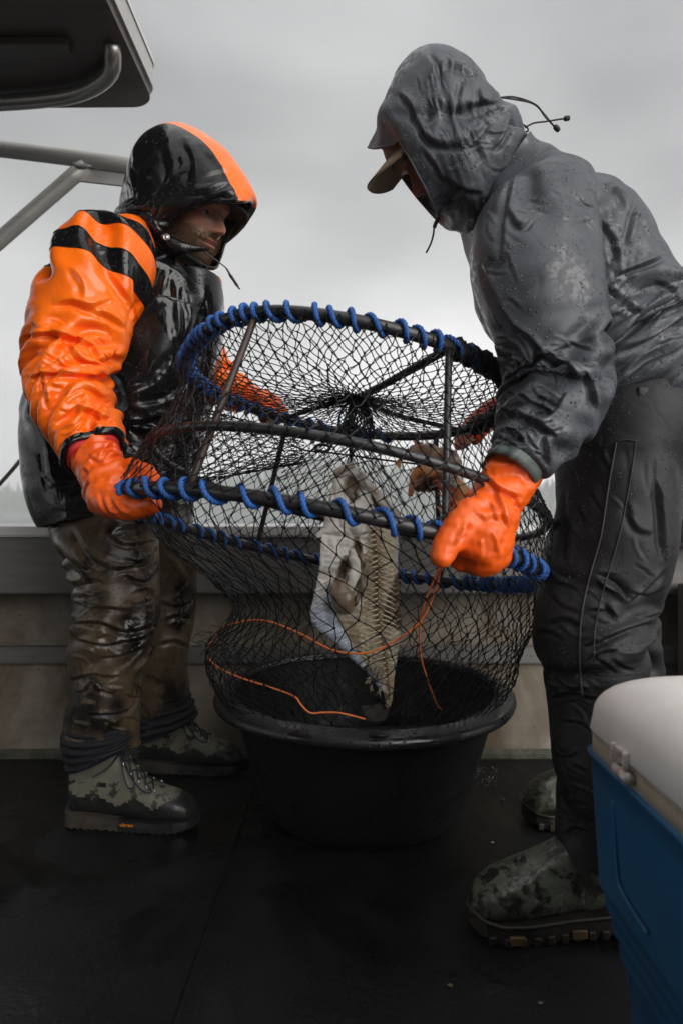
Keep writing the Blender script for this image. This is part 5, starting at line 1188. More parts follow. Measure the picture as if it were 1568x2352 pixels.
        MB().tube(np.array([W(np.array(a), np.array(b), np.array(c)) for a, b, c in pth]), .0042, 8).build('welt', bsole, ob)
        for xf in (.40, .77):
            w_ = np.interp(xf, [w[0] for w in WD], [w[1] for w in WD]) * 1.11
            mb = MB(); R = np.stack([W(np.array(1.), np.array(0.), np.array(0.)) - W(np.array(0.), np.array(0.), np.array(0.)), W(np.array(0.), np.array(1.), np.array(0.)) - W(np.array(0.), np.array(0.), np.array(0.)), np.array([0, 0, 1.0])], 1)
            mb.box(W(np.array(xf * L), np.array(sg * w_), np.array(.014)), (.028, .010, .016), R, .003); mb.build('sole_lug', lugm, ob, smooth=False)
        rng = np.random.RandomState(int(L * 1e4))
        for k in range(11):      # cleats along the edge
            xf = .08 + .082 * k; w_ = np.interp(xf, [w[0] for w in WD], [w[1] for w in WD]) * 1.08
            mb = MB(); mb.box(W(np.array(xf * L), np.array(sg * w_), np.array(.010)), (.014, .012, .016), R, .003); mb.build('cleat', bsole, ob, smooth=False)
        return ob
    t = P(1082, 2090, 1.25); boot((t[0], 1.285), math.radians(180 + 4), .315)
    t = P(1200, 1850, 1.725); boot((t[0], 1.735), math.radians(180 + 2), .305)
    # jacket body
    nv, nu = 76, 68
    TK = [(1512, 914, 1.46, 138, .175), (1476, 890, 1.46, 172, .185), (1398, 806, 1.46, 203, .195), (1326, 688, 1.46, 200, .20), (1258, 584, 1.46, 184, .20), (1202, 496, 1.45, 152, .185), (1158, 432, 1.44, 116, .14), (1130, 390, 1.43, 84, .10)]
    T0 = loftspec(TK, nv, nu, 0, 2.2)
    gv = 1.03 + bumpy(nv, nu, [(.15, .75, .1, .3, .20), (.3, .85, .12, .2, .18), (.45, .65, .14, .2, .08), (.2, .6, .1, .15, .16)])
    fade = (1 - np.linspace(0, 1, nv) ** 2)[:, None]
    T = cloth(T0, 1 + .05 * fade, 1 + (gv - 1) * fade, .12 * np.sin(np.linspace(0, 7, nv))[:, None], 61, .010, 3, 3, .022, .6, pin=(0, 1), sharp=.35, fine=.01, up=3)
    T = folds(T, [([(1366, 500), (1404, 540), (1424, 612)], 13, .010), ([(1410, 630), (1460, 612), (1530, 584)], 11, .009), ([(1372, 645), (1434, 688), (1484, 738)], 12, .009), ([(1380, 805), (1479, 720), (1575, 664)], 14, .015), ([(1382, 812), (1484, 780), (1575, 722)], 13, .013), ([(1462, 470), (1450, 520), (1436, 566)], 11, .007),
        ([(1430, 862), (1484, 815), (1575, 780)], 12, .012), ([(1500, 640), (1540, 660), (1570, 700)], 12, .008), ([(1110, 700), (1140, 760), (1165, 830)], 13, .008), ([(1380, 420), (1420, 440), (1440, 480)], 12, .006)] + creases(6, [(1370, 480, 1480, 660, 55, 16, 70, 6, .004), (1400, 640, 1568, 880, -22, 26, 90, 6, .004)]))
    jk = garment('jacket', T, GREY_SHELL, root, thick=.003)
    hem = loftspec([(1548, 932, 1.46, 118, .165), (1524, 916, 1.46, 136, .175), (1505, 902, 1.46, 152, .18)], 12, 80, 0, 2.2); hem += (gnormals(hem) * (.004 * np.sin(np.arange(80) * 2.1))[None, :, None])
    garment('hem_band', hem, GREY_SHELL, jk, thick=.003)
    for pts in ([(1470, 905), (1500, 915), (1545, 932), (1552, 948), (1530, 956), (1492, 955), (1485, 930), (1480, 912)], [(1480, 912), (1520, 928), (1540, 945), (1515, 950), (1492, 930)]):
        MB().tube(cr([P(u, v, 1.255 + .0004 * (u - 1470)) for u, v in pts], 40), .0022, 6).build('hem_cord', BLACKCLOTH, jk)
    mb = MB(); mb.box(P(1474, 905, 1.262), (.02, .014, .026), None, .004); mb.build('cord_lock', BLACKCLOTH, jk)
    # sleeves
    nv, nu = 86, 60
    SK = [(1262, 455, 1.36, 78, .085), (1246, 494, 1.33, 108, .10), (1232, 545, 1.30, 131, .105), (1228, 610, 1.27, 142, .105), (1240, 690, 1.25, 138, .105), (1262, 780, 1.24, 124, .10), (1279, 850, 1.235, 112, .098), (1274, 918, 1.225, 106, .092), (1244, 980, 1.205, 94, .082), (1210, 1034, 1.19, 80, .070), (1182, 1072, 1.18, 71, .062)]
    S0 = loftspec(SK, nv, nu, 0, 2.15); tt = np.linspace(0, 1, nv)[:, None]
    gv = 1.01 + bumpy(nv, nu, [(.68, .75, .08, .2, .14), (.70, .0, .07, .25, .2), (.62, .5, .07, .2, .16), (.85, .7, .07, .3, .18), (.84, .1, .07, .3, .14)])
    S = cloth(S0, 1.05, gv, .14 * np.sin(tt * 6 + .5), 73, .009, 3, 3, .034, .5, goal=.001, sharp=.4, fine=.01, up=3)
    S = folds(S, [([(1180, 400), (1164, 488), (1150, 600)], 16, .008), ([(1166, 478), (1192, 518), (1224, 500)], 11, .010), ([(1106, 605), (1134, 663), (1174, 738), (1240, 792)], 15, .010), ([(1214, 780), (1284, 833), (1346, 866)], 14, .016), ([(1158, 870), (1200, 840), (1240, 806)], 12, .011), ([(1346, 850), (1362, 900), (1366, 940)], 11, .010),
        ([(1166, 880), (1200, 850), (1234, 790)], 11, .008), ([(1150, 935), (1222, 964), (1280, 1000)], 12, .011), ([(1150, 985), (1180, 990), (1206, 1014)], 10, .009), ([(1252, 1000), (1256, 1040), (1260, 1070)], 9, .009), ([(1300, 900), (1270, 950), (1230, 970)], 11, .008)] + creases(7, [(1130, 760, 1370, 940, 25, 30, 70, 6, .0045), (1130, 930, 1290, 1060, 20, 20, 60, 6, .0045), (1100, 480, 1180, 740, 62, 10, 80, 7, .003), (1180, 440, 1360, 520, 15, 8, 60, 6, .0025)]))
    sl = garment('sleeve', S, GREY_SHELL, jk, thick=.003)
    c = S[-1].mean(0); d = nrm(S[-1].mean(0) - S[-8].mean(0)); grn = raingear('grey_green_lining', (.075, .095, .085), None, rough=.6, wetrough=.5, drops=.1, fab=.3)
    MB().grid(np.stack([c + (S[-1] - c) * k + d * o for k, o in ((.96, -.02), (1.0, .0), (1.02, .012), (1.0, .020), (.92, .022), (.86, .0))])).build('sleeve_cuff', grn, sl)
    V, F = text_mesh('GORE-TEX', .016); ex = nrm(P(1150, 1052, 1.1) - P(1178, 1000, 1.1)); ey = nrm(np.cross(np.array([0, -1.0, 0]), ex)); o = snap(S, 1163, 1022, .0035)
    Vw = o + V[:, :1] * ex + V[:, 1:2] * ey + np.array([0, -1.0, 0]) * V[:, 2:]
    for i in range(len(Vw)):
        uvp = (784 + FOC * Vw[i, 0] / Vw[i, 1], 1176 - FOC * (Vw[i, 2] - EYE) / Vw[i, 1]); Vw[i] = snap(S, *uvp, .0022)
    obj('sleeve_lettering', Vw, F, simple('faded_lettering', (.035, .035, .037), .6), sl, smooth=False)
    FK = [(1200, 520, 1.64, 100, .09), (1215, 700, 1.74, 86, .08), (1232, 820, 1.82, 68, .07), (1208, 885, 1.86, 55, .058), (1172, 922, 1.875, 48, .05)]
    garment('sleeve', cloth(loftspec(FK, 50, 40), 1.04, 1.08, .04, 77, .006, 2, 5, .02, .5), GREY_SHELL, jk)
    # gloves
    q = P
    near = [(q(1182, 1078, 1.18), .050, q(1150, 1130, 1.165), .046), (q(1150, 1130, 1.165), .046, q(1118, 1190, 1.145), .048), (q(1118, 1190, 1.145), .052, q(1098, 1240, 1.13), .052), (q(1098, 1240, 1.13), .050, q(1106, 1268, 1.13), .040),
            # thumb lying along the hoop towards the lens-left
            (q(1078, 1190, 1.12), .034, q(1046, 1222, 1.10), .027), (q(1046, 1222, 1.10), .027, q(1022, 1256, 1.09), .0225), (q(1022, 1256, 1.09), .0225, q(1014, 1276, 1.085), .0195),
            # fingers rolled under and behind the hoop
            (q(1075, 1238, 1.13), .036, q(1062, 1282, 1.14), .024), (q(1062, 1282, 1.14), .024, q(1066, 1288, 1.18), .020), (q(1066, 1288, 1.18), .02, q(1074, 1256, 1.20), .017),
            (q(1100, 1250, 1.13), .036, q(1092, 1290, 1.14), .0245), (q(1092, 1290, 1.14), .0245, q(1096, 1296, 1.185), .020), (q(1096, 1296, 1.185), .02, q(1102, 1262, 1.205), .017),
            (q(1124, 1248, 1.14), .034, q(1122, 1290, 1.15), .0235), (q(1122, 1290, 1.15), .0235, q(1126, 1296, 1.19), .019), (q(1126, 1296, 1.19), .019, q(1130, 1264, 1.21), .016),
            (q(1142, 1236, 1.15), .030, q(1146, 1276, 1.155), .0205), (q(1146, 1276, 1.155), .0205, q(1150, 1284, 1.19), .017), (q(1150, 1284, 1.19), .017, q(1152, 1256, 1.21), .015)]
    ax = nrm(q(1118, 1190, 1.145) - q(1182, 1078, 1.18))
    glove(root, near, GLOVE_ORANGE, voxel=.0038, seed=4, creases=[(q(1165, 1110, 1.12), nrm(ax + np.array([.6, 0, 0])), .040, .07, .0045), (q(1150, 1180, 1.10), ax, .035, .05, .002)], lines=[([(1114, 1092), (1141, 1118), (1177, 1134), (1202, 1138)], 10, .008), ([(1136, 1120), (1153, 1166), (1166, 1214)], 10, .007), ([(1180, 1136), (1189, 1156), (1190, 1176)], 8, .005), ([(1074, 1196), (1066, 1226), (1046, 1254)], 8, -.009), ([(1134, 1214), (1146, 1240), (1150, 1270)], 9, -.004), ([(1106, 1230), (1112, 1262), (1108, 1290)], 8, -.003), ([(1120, 1150), (1136, 1170), (1140, 1200)], 9, .004), ([(1086, 1176), (1104, 1184), (1116, 1200)], 8, .004)])
    far = [(q(1190, 912, 1.885), .034, q(1130, 952, 1.895), .040), (q(1130, 952, 1.895), .040, q(1092, 978, 1.90), .036)]
    for k in range(4):
        y = 1.87 + .022 * k; far += [(q(1100 - 8 * k, 968 + 4 * k, y + .02), .019, q(1070 - 6 * k, 992 + 3 * k, y), .016), (q(1070 - 6 * k, 992 + 3 * k, y), .016, q(1072 - 6 * k, 1016 + 3 * k, y + .02), .014)]
    far += [(q(1120, 970, 1.86), .02, q(1090, 1010, 1.845), .016)]
    glove(root, far, raingear('shaded_rubber_glove', (.72, .055, .006), (.55, .04, .005), 14, rough=.4, wetrough=.2, drops=.2), voxel=.005, seed=8)  # far glove: the glove orange darkened and reddened, its shade put into the colour
    # head
    fr = frame_from((-1, -.04, 0), math.radians(51)); fwd, side, up = fr
    Gh, fl, bd = head_grid(); O = P(955, 450, 1.42) - .118 * fwd + .028 * up
    sk_ = skin_mat('dark_reddish_skin', (.42, .20, .13), (.36, .165, .105), (.44, .13, .09), (.03, .018, .012))  # darker, redder skin tone than the other man's
    caps = [(O - .04 * up - .02 * fwd, .05, P(1140, 440, 1.44), .06), (P(1170, 470, 1.45), .08, P(1320, 690, 1.46), .09), (P(1320, 690, 1.46), .09, P(1452, 890, 1.46), .075), (P(1200, 520, 1.40), .07, P(1240, 530, 1.30), .055), (P(1240, 530, 1.30), .055, P(1278, 880, 1.235), .045), (P(1278, 880, 1.235), .045, P(1182, 1070, 1.18), .032),
            (P(1190, 520, 1.5), .07, P(1205, 560, 1.65), .05), (P(1205, 560, 1.65), .05, P(1225, 800, 1.81), .04), (P(1225, 800, 1.81), .04, P(1180, 915, 1.875), .03),
            (P(1450, 930, 1.42), .07, P(1364, 1430, 1.325), .055), (P(1364, 1430, 1.325), .065, P(1366, 1900, 1.30), .04), (P(1480, 950, 1.53), .065, P(1436, 1430, 1.67), .045), (P(1436, 1430, 1.67), .045, P(1436, 1820, 1.72), .035)]
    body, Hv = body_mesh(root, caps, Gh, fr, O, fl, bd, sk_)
    root_ref[0] = root
    capm = simple('tan_cap_cloth', (.24, .17, .10), .8, (.17, .115, .065), 60, bump=.5, bscale=350); und = simple('sky_lit_brim_lining', (.46, .38, .27), .85, (.40, .32, .22), 80, bump=.4, bscale=350)  # brim lining lightened: reflected sky light put into its colour
    f2 = frame_from((-1, -.04, 0), math.radians(50)); O2 = P(915, 345, 1.415) - .09 * f2[0]
    man_left.brim(O2, f2, .090, .004, .098, .070, .002, .026, .0035, capm, 'cap_brim', und)
    cg = []
    for l in np.linspace(0, 1, 12):
        a = np.linspace(0, 2 * np.pi, 40, endpoint=False); r = math.cos(l * 1.5); cg.append(O + (-.002 + .104 * r * np.cos(a))[:, None] * fwd + (.08 * r * np.sin(a))[:, None] * side + (.042 + .08 * math.sin(l * 1.5)) * up)
    MB().grid(np.stack(cg), True, 0, True).build('cap', capm, root)
    # hood
    H0 = P(1030, 320, 1.42); h = (-1, .13, 0)
    no = [(846, 338, 0), (872, 338, .045), (906, 330, .074), (918, 322, .09), (938, 352, .094), (958, 392, .094), (980, 436, .082), (1000, 486, .045), (1012, 496, 0)]
    fo = [(846, 338, 0), (872, 336, -.045), (908, 322, -.074), (938, 326, -.09), (965, 356, -.094), (992, 402, -.094), (1008, 444, -.082), (1014, 484, -.045), (1012, 496, 0)]
    secs = [((864, 290), (972, 352, .112), (1034, 503)), ((884, 240), (1002, 338, .124), (1060, 510)), ((908, 188), (1024, 326, .127), (1084, 514)), ((946, 144), (1040, 318, .127), (1106, 504)), ((990, 127), (1052, 312, .126), (1130, 484)), ((1036, 133), (1064, 306, .122), (1150, 454)), ((1078, 155), (1084, 298, .115), (1170, 418)), ((1108, 186), (1108, 290, .104), (1186, 388)), ((1130, 218), (1134, 286, .09), (1200, 358)), ((1176, 256), (1172, 292, .058), (1212, 332))]
    HG = hood_grid(H0[1], H0[0], h, no, fo, secs, (1208, 318), 46, 58)
    # cinch line round the head: the hood is drawn in along it
    uv = np.stack([784 + FOC * HG[..., 0] / HG[..., 1], 1176 - FOC * (HG[..., 2] - EYE) / HG[..., 1]], -1)
    line = np.interp(uv[..., 0], [880, 960, 1030, 1090, 1135, 1180], [262, 268, 262, 248, 232, 225]); n = gnormals(HG); n = n if ((HG - HG.reshape(-1, 3).mean(0)) * n).sum() > 0 else -n
    HG = HG - n * (.012 * np.exp(-((uv[..., 1] - line) / 13) ** 2) * np.exp(-((uv[..., 0] - 1050) / 130) ** 4))[..., None]
    gv = 1.05 + .14 * np.exp(-((uv[..., 1] - line) / 60) ** 2)
    HW = cloth(HG, 1.025, 1 + (gv - 1) * .35, .06, 81, .006, 3, 3, .016, .8, goal=.0016, sharp=.35, fine=.012, up=3)
    HW = folds(HW, [([(1004, 256), (1050, 248), (1094, 236), (1154, 232)], 9, .010), ([(979, 200), (1000, 160), (1030, 146), (1099, 172)], 12, .008), ([(1006, 205), (1000, 160), (984, 128)], 10, .007), ([(1066, 190), (1050, 228), (1000, 254)], 10, .008), ([(950, 266), (994, 323), (1064, 325), (1128, 270)], 13, .010), ([(1127, 346), (1154, 313), (1170, 268)], 11, .009), ([(972, 340), (1006, 386), (1020, 420)], 12, .006), ([(916, 210), (950, 250), (960, 290)], 12, .008), ([(1080, 300), (1110, 360), (1120, 420)], 13, .006), ([(1100, 200), (1104, 225), (1120, 236)], 8, .006), ([(1020, 400), (1060, 430), (1110, 440)], 14, .005)] + creases(8, [(960, 150, 1120, 250, 80, 14, 60, 6, .0035), (960, 235, 1160, 330, 10, 22, 70, 6, .004), (980, 330, 1150, 480, -40, 14, 80, 7, .003)]))
    nv, nu = HW.shape[:2]
    hood = garment('hood', HW, GREY_SHELL, jk, thick=.004)
    MB().tube(HW[0], .0026, 6, True).build('hood_hem', GREY_SHELL, hood)
    # drawcords with toggles behind the head, zip pull under the chin
    Yc = 1.415
    def c3(pts, n=30): return cr([P(u, v, Yc) for u, v in pts], n)
    mb = MB(); mb.box(P(1134, 222, Yc), (.018, .016, .014), None, .003); mb.build('cord_lock', BLACKCLOTH, hood)
    for pts in ([(1140, 222), (1185, 228), (1225, 238), (1250, 262), (1268, 285), (1280, 297)], [(1140, 224), (1180, 222), (1230, 240), (1252, 268), (1280, 297)], [(1205, 292), (1225, 282), (1255, 278), (1285, 273), (1306, 271)], [(1200, 285), (1210, 292), (1212, 300), (1206, 302)]):
        MB().tube(c3(pts), .0019, 6).build('draw_cord', BLACKCLOTH, hood)
    for a, b in (((1272, 288), (1284, 300)), ((1294, 272), (1308, 270))):
        MB().tube(c3([a, ((a[0] + b[0]) / 2, (a[1] + b[1]) / 2), b], 8), [.003, .005, .0055, .0055, .0055, .0055, .005, .003], 8).build('cord_toggle', BLACKCLOTH, hood)
    MB().tube(c3([(1010, 492), (1012, 500), (1004, 505)], 10), .0016, 6).build('zip_slider', STEEL, hood)
    MB().tube(c3([(1008, 498), (1000, 512), (996, 524)], 10), [.0022] + [.004] * 8 + [.002], 8).build('zip_pull', BLACKCLOTH, hood)
    MB().tube(c3([(996, 524), (994, 540), (988, 560), (978, 580)], 20), .0019, 6).build('pull_cord', BLACKCLOTH, hood)
    return root
man_right()
# ------------------------------------------------------------------ catch: flatfish carcass, orange rockfish carcass, scraps
def flatfish():
    f = lambda zx, zy, Y: P(690 + .28 * zx, 1035 + .28 * zy, Y)
    O = np.array([(110, 385, 440), (130, 320, 455), (150, 290, 465), (180, 275, 480), (250, 270, 560), (360, 250, 680), (450, 230, 760), (520, 210, 805), (600, 190, 810), (720, 168, 808), (950, 158, 802), (1100, 130, 800), (1200, 108, 812), (1340, 74, 828), (1400, 90, 832), (1470, 140, 822), (1590, 300, 808), (1650, 360, 800), (1720, 425, 790), (1810, 530, 775), (1920, 620, 762), (1990, 682, 757), (2040, 692, 750), (2100, 694, 736)], float)
    nv, nu = 330, 110; zy = np.linspace(110, 2100, nv); l = np.interp(zy, O[:, 0], O[:, 1]); r = np.interp(zy, O[:, 0], O[:, 2])
    rng = np.random.RandomState(2); l = l + 4 * np.sin(zy / 7) * ((zy > 1350) & (zy < 1950)) + rng.normal(size=nv) * 2; r = r + rng.normal(size=nv) * 1.5
    t = np.linspace(0, 1, nu); X = l[:, None] + (r - l)[:, None] * t; Z = np.repeat(zy[:, None], nu, 1)
    g = lambda x, m, s: np.exp(-((x - m) / s) ** 2); E = lambda cx, cy, rx, ry: np.clip(1.6 - 1.6 * np.sqrt(((X - cx) / rx) ** 2 + ((Z - cy) / ry) ** 2), 0, 1)
    spine = np.interp(Z, [400, 900, 1300, 1700, 2000, 2100], [600, 640, 640, 700, 735, 715]); inner = np.interp(Z, [600, 850, 950, 1200, 1340, 1470, 1590, 1720, 1920, 2100], [560, 520, 310, 255, 300, 370, 440, 520, 690, 700])
    rel = .016 * np.sqrt(np.clip(1 - (2 * t[None] - 1) ** 2, 0, 1)) + 0 * X
    fin = np.clip((inner - X) / 25, 0, 1) * (Z > 880); ribs = np.clip((X - np.maximum(inner, 470)) / 30, 0, 1) * np.clip((Z - 560) / 60, 0, 1) * np.clip((2000 - Z) / 150, 0, 1)
    wob = fnoise(np.stack([X.ravel(), Z.ravel(), 0 * X.ravel()], 1), 220, 21, 24).reshape(X.shape); ridge = np.sin((Z + .45 * np.abs(X - spine)) * 2 * np.pi / 44 + 1.1 * wob); ridge_f = np.sin((Z * .8 + X * .5) * 2 * np.pi / 24 + .8 * wob)
    rel += .0013 * (1 + .5 * wob) * ridge * ribs * (np.abs(X - spine) > 22) + .005 * g(X, spine, 26) * ribs + .0008 * ridge_f * fin * (Z > 1050)
    R_ = lambda cx, cy, a, b, t_: np.clip(1.7 - 1.7 * np.sqrt((((X - cx) * math.cos(t_) + (Z - cy) * math.sin(t_)) / a) ** 2 + ((-(X - cx) * math.sin(t_) + (Z - cy) * math.cos(t_)) / b) ** 2) + .25 * fnoise(np.stack([X.ravel(), Z.ravel(), 0 * X.ravel()], 1), 70, 15, 20).reshape(X.shape), 0, 1)
    cav = np.maximum(R_(420, 310, 90, 130, .25), np.maximum(np.maximum(R_(345, 990, 48, 190, .35), R_(470, 820, 40, 150, -.2)), R_(630, 430, 45, 100, -.4))); rel -= .020 * cav
    organ = E(350, 1230, 125, 110); rel += .016 * np.sqrt(organ)
    flap = E(455, 1000, 60, 200); rel += .010 * flap
    rel += .006 * E(350, 160, 90, 40) + .006 * g(np.abs(X - 300), 0, 25) * g(Z, 330, 120)
    rel += .0030 * fnoise(np.stack([X.ravel(), Z.ravel(), 0 * X.ravel()], 1), 150, 3, 24).reshape(X.shape) + .0008 * fnoise(np.stack([X.ravel(), Z.ravel(), 0 * X.ravel()], 1), 50, 4, 30).reshape(X.shape) * (Z > 620)
    sc_ = E(330, 640, 150, 60); rel += .006 * sc_; rel -= .005 * g(Z, 700 + .12 * (X - 300), 12) * (X < 560) * (X > 180)
    Yb = np.interp(zy, [110, 900, 1500, 2100], [1.60, 1.56, 1.60, 1.66])[:, None] + .03 * (t[None] - .5)
    base = np.zeros((nv, nu, 3))
    for j in range(nv):
        for i in range(nu): base[j, i] = f(X[j, i], zy[j], Yb[j, i])
    A = base.copy(); A[..., 1] -= rel; Bk = base.copy(); Bk[..., 1] += .012 * np.sqrt(np.clip(1 - (2 * t[None] - 1) ** 2, 0, 1)) + .0005
    white = np.array([.84, .82, .76]); cream = np.array([.70, .59, .41]); blue = np.array([.58, .65, .75]); brown = np.array([.13, .085, .05]); grey = np.array([.30, .26, .22]); olive = np.array([.30, .24, .14])
    c = np.zeros((nv, nu, 3)) + white
    def mx(m, col):
        nonlocal c; c = c * (1 - m[..., None]) + col * m[..., None]
    mx(np.clip((Z - 1250) / 150, 0, 1) * (1 - fin), np.array([.46, .38, .25])); mx(ribs, cream); mx(ribs * np.clip(-ridge, 0, 1) * .7 * (np.abs(X - spine) > 26), np.array([.45, .46, .44])); mx(ribs * g(X, spine, 30) * .7, np.array([.36, .25, .16]))
    mx(fin * np.clip((Z - 1100) / 250, 0, 1), blue); mx(fin * np.clip(ridge_f, 0, 1) * .45 * (Z > 1050), np.array([.33, .37, .43]))
    mx(np.clip(cav * 1.3, 0, 1), brown * 1.3); mx(organ, np.array([.24, .16, .11])); mx(flap * .6, np.array([.42, .36, .28]))
    edge = np.clip((X - (np.interp(Z, [400, 1000, 1200, 1400, 1500], [800, 770, 690, 650, 830]))) / 25, 0, 1) * ((Z > 950) & (Z < 1480)); mx(edge, brown)
    mx(np.clip((X - r[:, None] + 40) / 20, 0, 1) * (Z < 1000) * (Z > 600), np.array([.55, .53, .56]))
    mx(np.clip(fnoise(np.stack([X.ravel(), Z.ravel(), 0 * X.ravel()], 1), 120, 8).reshape(X.shape) - 1.1, 0, 1) * .5, grey)
    mx(((Z > 1700) * np.clip(fnoise(np.stack([X.ravel(), Z.ravel(), 0 * X.ravel()], 1), 60, 9).reshape(X.shape) - .5, 0, 1)), olive)
    m, N, L, b = material('flatfish_flesh'); at = N.new('ShaderNodeAttribute'); at.attribute_name = 'tone'; v = coords(N, L)
    L.new(mixc(N, L, ramp(N, L, noise_(N, L, v, 70, 6, .65), [(.30, .82), (.5, 1.0)]), (.2, .15, .10), at.outputs['Color'], 'MIX'), b.inputs['Base Color'])
    b.inputs['Roughness'].default_value = .32; b.inputs['Subsurface Weight'].default_value = .1; b.inputs['Subsurface Radius'].default_value = (.006, .004, .003)
    L.new(bump_(N, L, noise_(N, L, v, 220, 4), .25, .0015), b.inputs['Normal'])
    root = empty('flatfish', f(500, 1000, 1.58), 'pale flatfish carcass with bared ribs hanging head up inside the net', 'fish')
    V = np.concatenate([A.reshape(-1, 3), Bk.reshape(-1, 3)]); n = nv * nu
    F = np.concatenate([gridfaces(nv, nu, False, 0, True), gridfaces(nv, nu, False, n)])
    ed = [j * nu for j in range(nv)] + [(nv - 1) * nu + i for i in range(1, nu)] + [j * nu + nu - 1 for j in range(nv - 2, -1, -1)] + [i for i in range(nu - 2, 0, -1)]
    F = F.tolist() + [[a, a + n, b_ + n, b_] for a, b_ in zip(ed, ed[1:] + ed[:1])]
    o = obj('carcass', V, F, m, root)
    ca = o.data.color_attributes.new('tone', 'FLOAT_COLOR', 'POINT'); cc = np.ones((len(V), 4)); cc[:n, :3] = c.reshape(-1, 3); cc[n:, :3] = (.12, .09, .06); ca.data.foreach_set('color', cc.astype(np.float32).ravel())
    # bones and soft parts that stand off the carcass
    bone = simple('fish_bone', (.78, .68, .50), .35, (.62, .49, .32), 60); gutm = simple('fish_gut', (.22, .15, .10), .22, (.34, .26, .19), 40, bump=.5, bscale=90); wht = simple('fish_skin_white', (.82, .80, .74), .3, (.62, .56, .46), 30, bump=.3, bscale=120)
    yb = lambda z: float(np.interp(z, [110, 900, 1500, 2100], [1.60, 1.56, 1.60, 1.66]))
    sp = lambda z: float(np.interp(z, [400, 900, 1300, 1700, 2000, 2100], [600, 640, 640, 700, 735, 715]))
    zz = np.arange(640, 1900, 44.0)
    for z in zz:
        s_ = sp(z); rr = float(np.interp(z, O[:, 0], O[:, 2])); ll = float(np.interp(z, [640, 1200, 1340, 1470, 1590, 1720, 1920], [520, 520, 400, 430, 470, 540, 690])); j = rng.uniform(-6, 6)
        for sg, e in ((1, rr - 35), (-1, ll)):
            if abs(e - s_) < 25: continue
            w = e - s_; MB().tube(cr([f(s_ + sg * 10, z, yb(z) - .021), f(s_ + .4 * w, z + .10 * abs(w) + j, yb(z) - .0225), f(s_ + .75 * w, z + .26 * abs(w) + j, yb(z) - .0195), f(e, z + .42 * abs(w) + j, yb(z) - .014)], 9), [.0022, .0021, .002, .0019, .0018, .0016, .0014, .001, .0006], 6).build('rib', bone, root)
    t_ = np.linspace(520, 2040, 150); MB().tube(np.array([f(sp(z), z, yb(z) - .019) for z in t_]), .0042 + .0013 * np.sin(t_ * 2 * np.pi / 44) - .002 * (t_ - 520) / 1520, 8).build('spine', simple('fish_spine', (.5, .36, .24), .35, (.34, .22, .14), 60), root)
    def soft(name, keys, mt, amp=.0025, seed=0): g_ = loftspec(keys, 44, 28); g_ = g_ + gnormals(g_) * (amp * sines((44, 28), seed, 3, 4))[..., None]; MB().grid(g_, True, 0, True).build(name, mt, root)
    soft('gut', [(780, 1328, 1.545, 4, .006), (784, 1350, 1.532, 21, .018), (789, 1376, 1.53, 27, .022), (796, 1398, 1.536, 15, .014), (801, 1408, 1.545, 3, .004)], gutm, seed=1)
    soft('flap', [(806, 1262, 1.545, 5, .005), (815, 1290, 1.532, 11, .008), (812, 1325, 1.526, 12, .008), (799, 1356, 1.528, 9, .007), (792, 1372, 1.535, 3, .004)], wht, seed=2)
    soft('flap', [(830, 1270, 1.545, 4, .004), (838, 1305, 1.535, 8, .007), (833, 1340, 1.53, 9, .007), (822, 1372, 1.534, 6, .006), (814, 1392, 1.545, 2, .003)], gutm, seed=3)
    soft('jaw_bone', [(772, 1092, 1.58, 5, .005), (774, 1120, 1.572, 9, .008), (764, 1152, 1.568, 10, .009), (754, 1186, 1.57, 8, .008), (748, 1205, 1.578, 4, .004)], wht, seed=4)
    soft('jaw_bone', [(828, 1084, 1.585, 4, .005), (846, 1110, 1.575, 8, .008), (864, 1136, 1.572, 8, .008), (884, 1160, 1.572, 8, .008), (906, 1188, 1.58, 4, .005)], wht, seed=5)
    soft('gill_plate', [(776, 1190, 1.56, 4, .004), (796, 1205, 1.55, 13, .008), (826, 1212, 1.548, 14, .008), (852, 1206, 1.552, 9, .007), (866, 1198, 1.56, 3, .004)], wht, seed=6)
    # tail fan and ragged strips
    dark = simple('tail_fin', (.045, .04, .036), .4, (.10, .09, .08), 40, bump=.5, bscale=200)
    V = []; F = []; pts = [(690, 2080), (490, 2095), (505, 2130), (540, 2215), (600, 2225), (690, 2215), (735, 2110), (745, 2060)]; n = len(pts)
    V = [f(a, b_, 1.66 - .004) for a, b_ in pts] + [f(a, b_, 1.66 + .004) for a, b_ in pts]
    F = [list(range(n)), [n + i for i in range(n)][::-1]] + [[i, n + i, n + (i + 1) % n, (i + 1) % n] for i in range(n)]; obj('tail_fin', V, F, dark, root, smooth=False)
    mb = MB(); flesh = simple('torn_flesh', (.42, .38, .28), .5, (.25, .2, .13), 60)
    for k in range(26):
        a = np.array([rng.uniform(560, 690), rng.uniform(1740, 1960)]); d = np.array([rng.uniform(-60, 20), rng.uniform(10, 90)]); y = 1.60 + .04 * (a[1] - 1500) / 600 - rng.uniform(.012, .03)
        mb.tube(cr([f(*a, y), f(*(a + d * .5 + rng.uniform(-12, 12, 2)), y - .006), f(*(a + d), y)], 8), [.0022] * 5 + [.0016, .001, .0005], 5)
    mb.build('torn_strips', flesh, root)
    # lips and pectoral wisps at the top
    mb = MB(); mb.tube(cr([f(278, 185, 1.578), f(330, 160, 1.572), (f(400, 130, 1.572)), f(440, 112, 1.58)], 16), [.004] + [.0075] * 13 + [.006, .003], 10)
    mb.tube(cr([f(285, 215, 1.578), f(330, 205, 1.57), f(390, 180, 1.572)], 12), [.003] + [.005] * 10 + [.003], 10); mb.build('lips', simple('fish_lip', (.52, .44, .38), .35, (.40, .32, .26), 50), root)
    mb = MB()
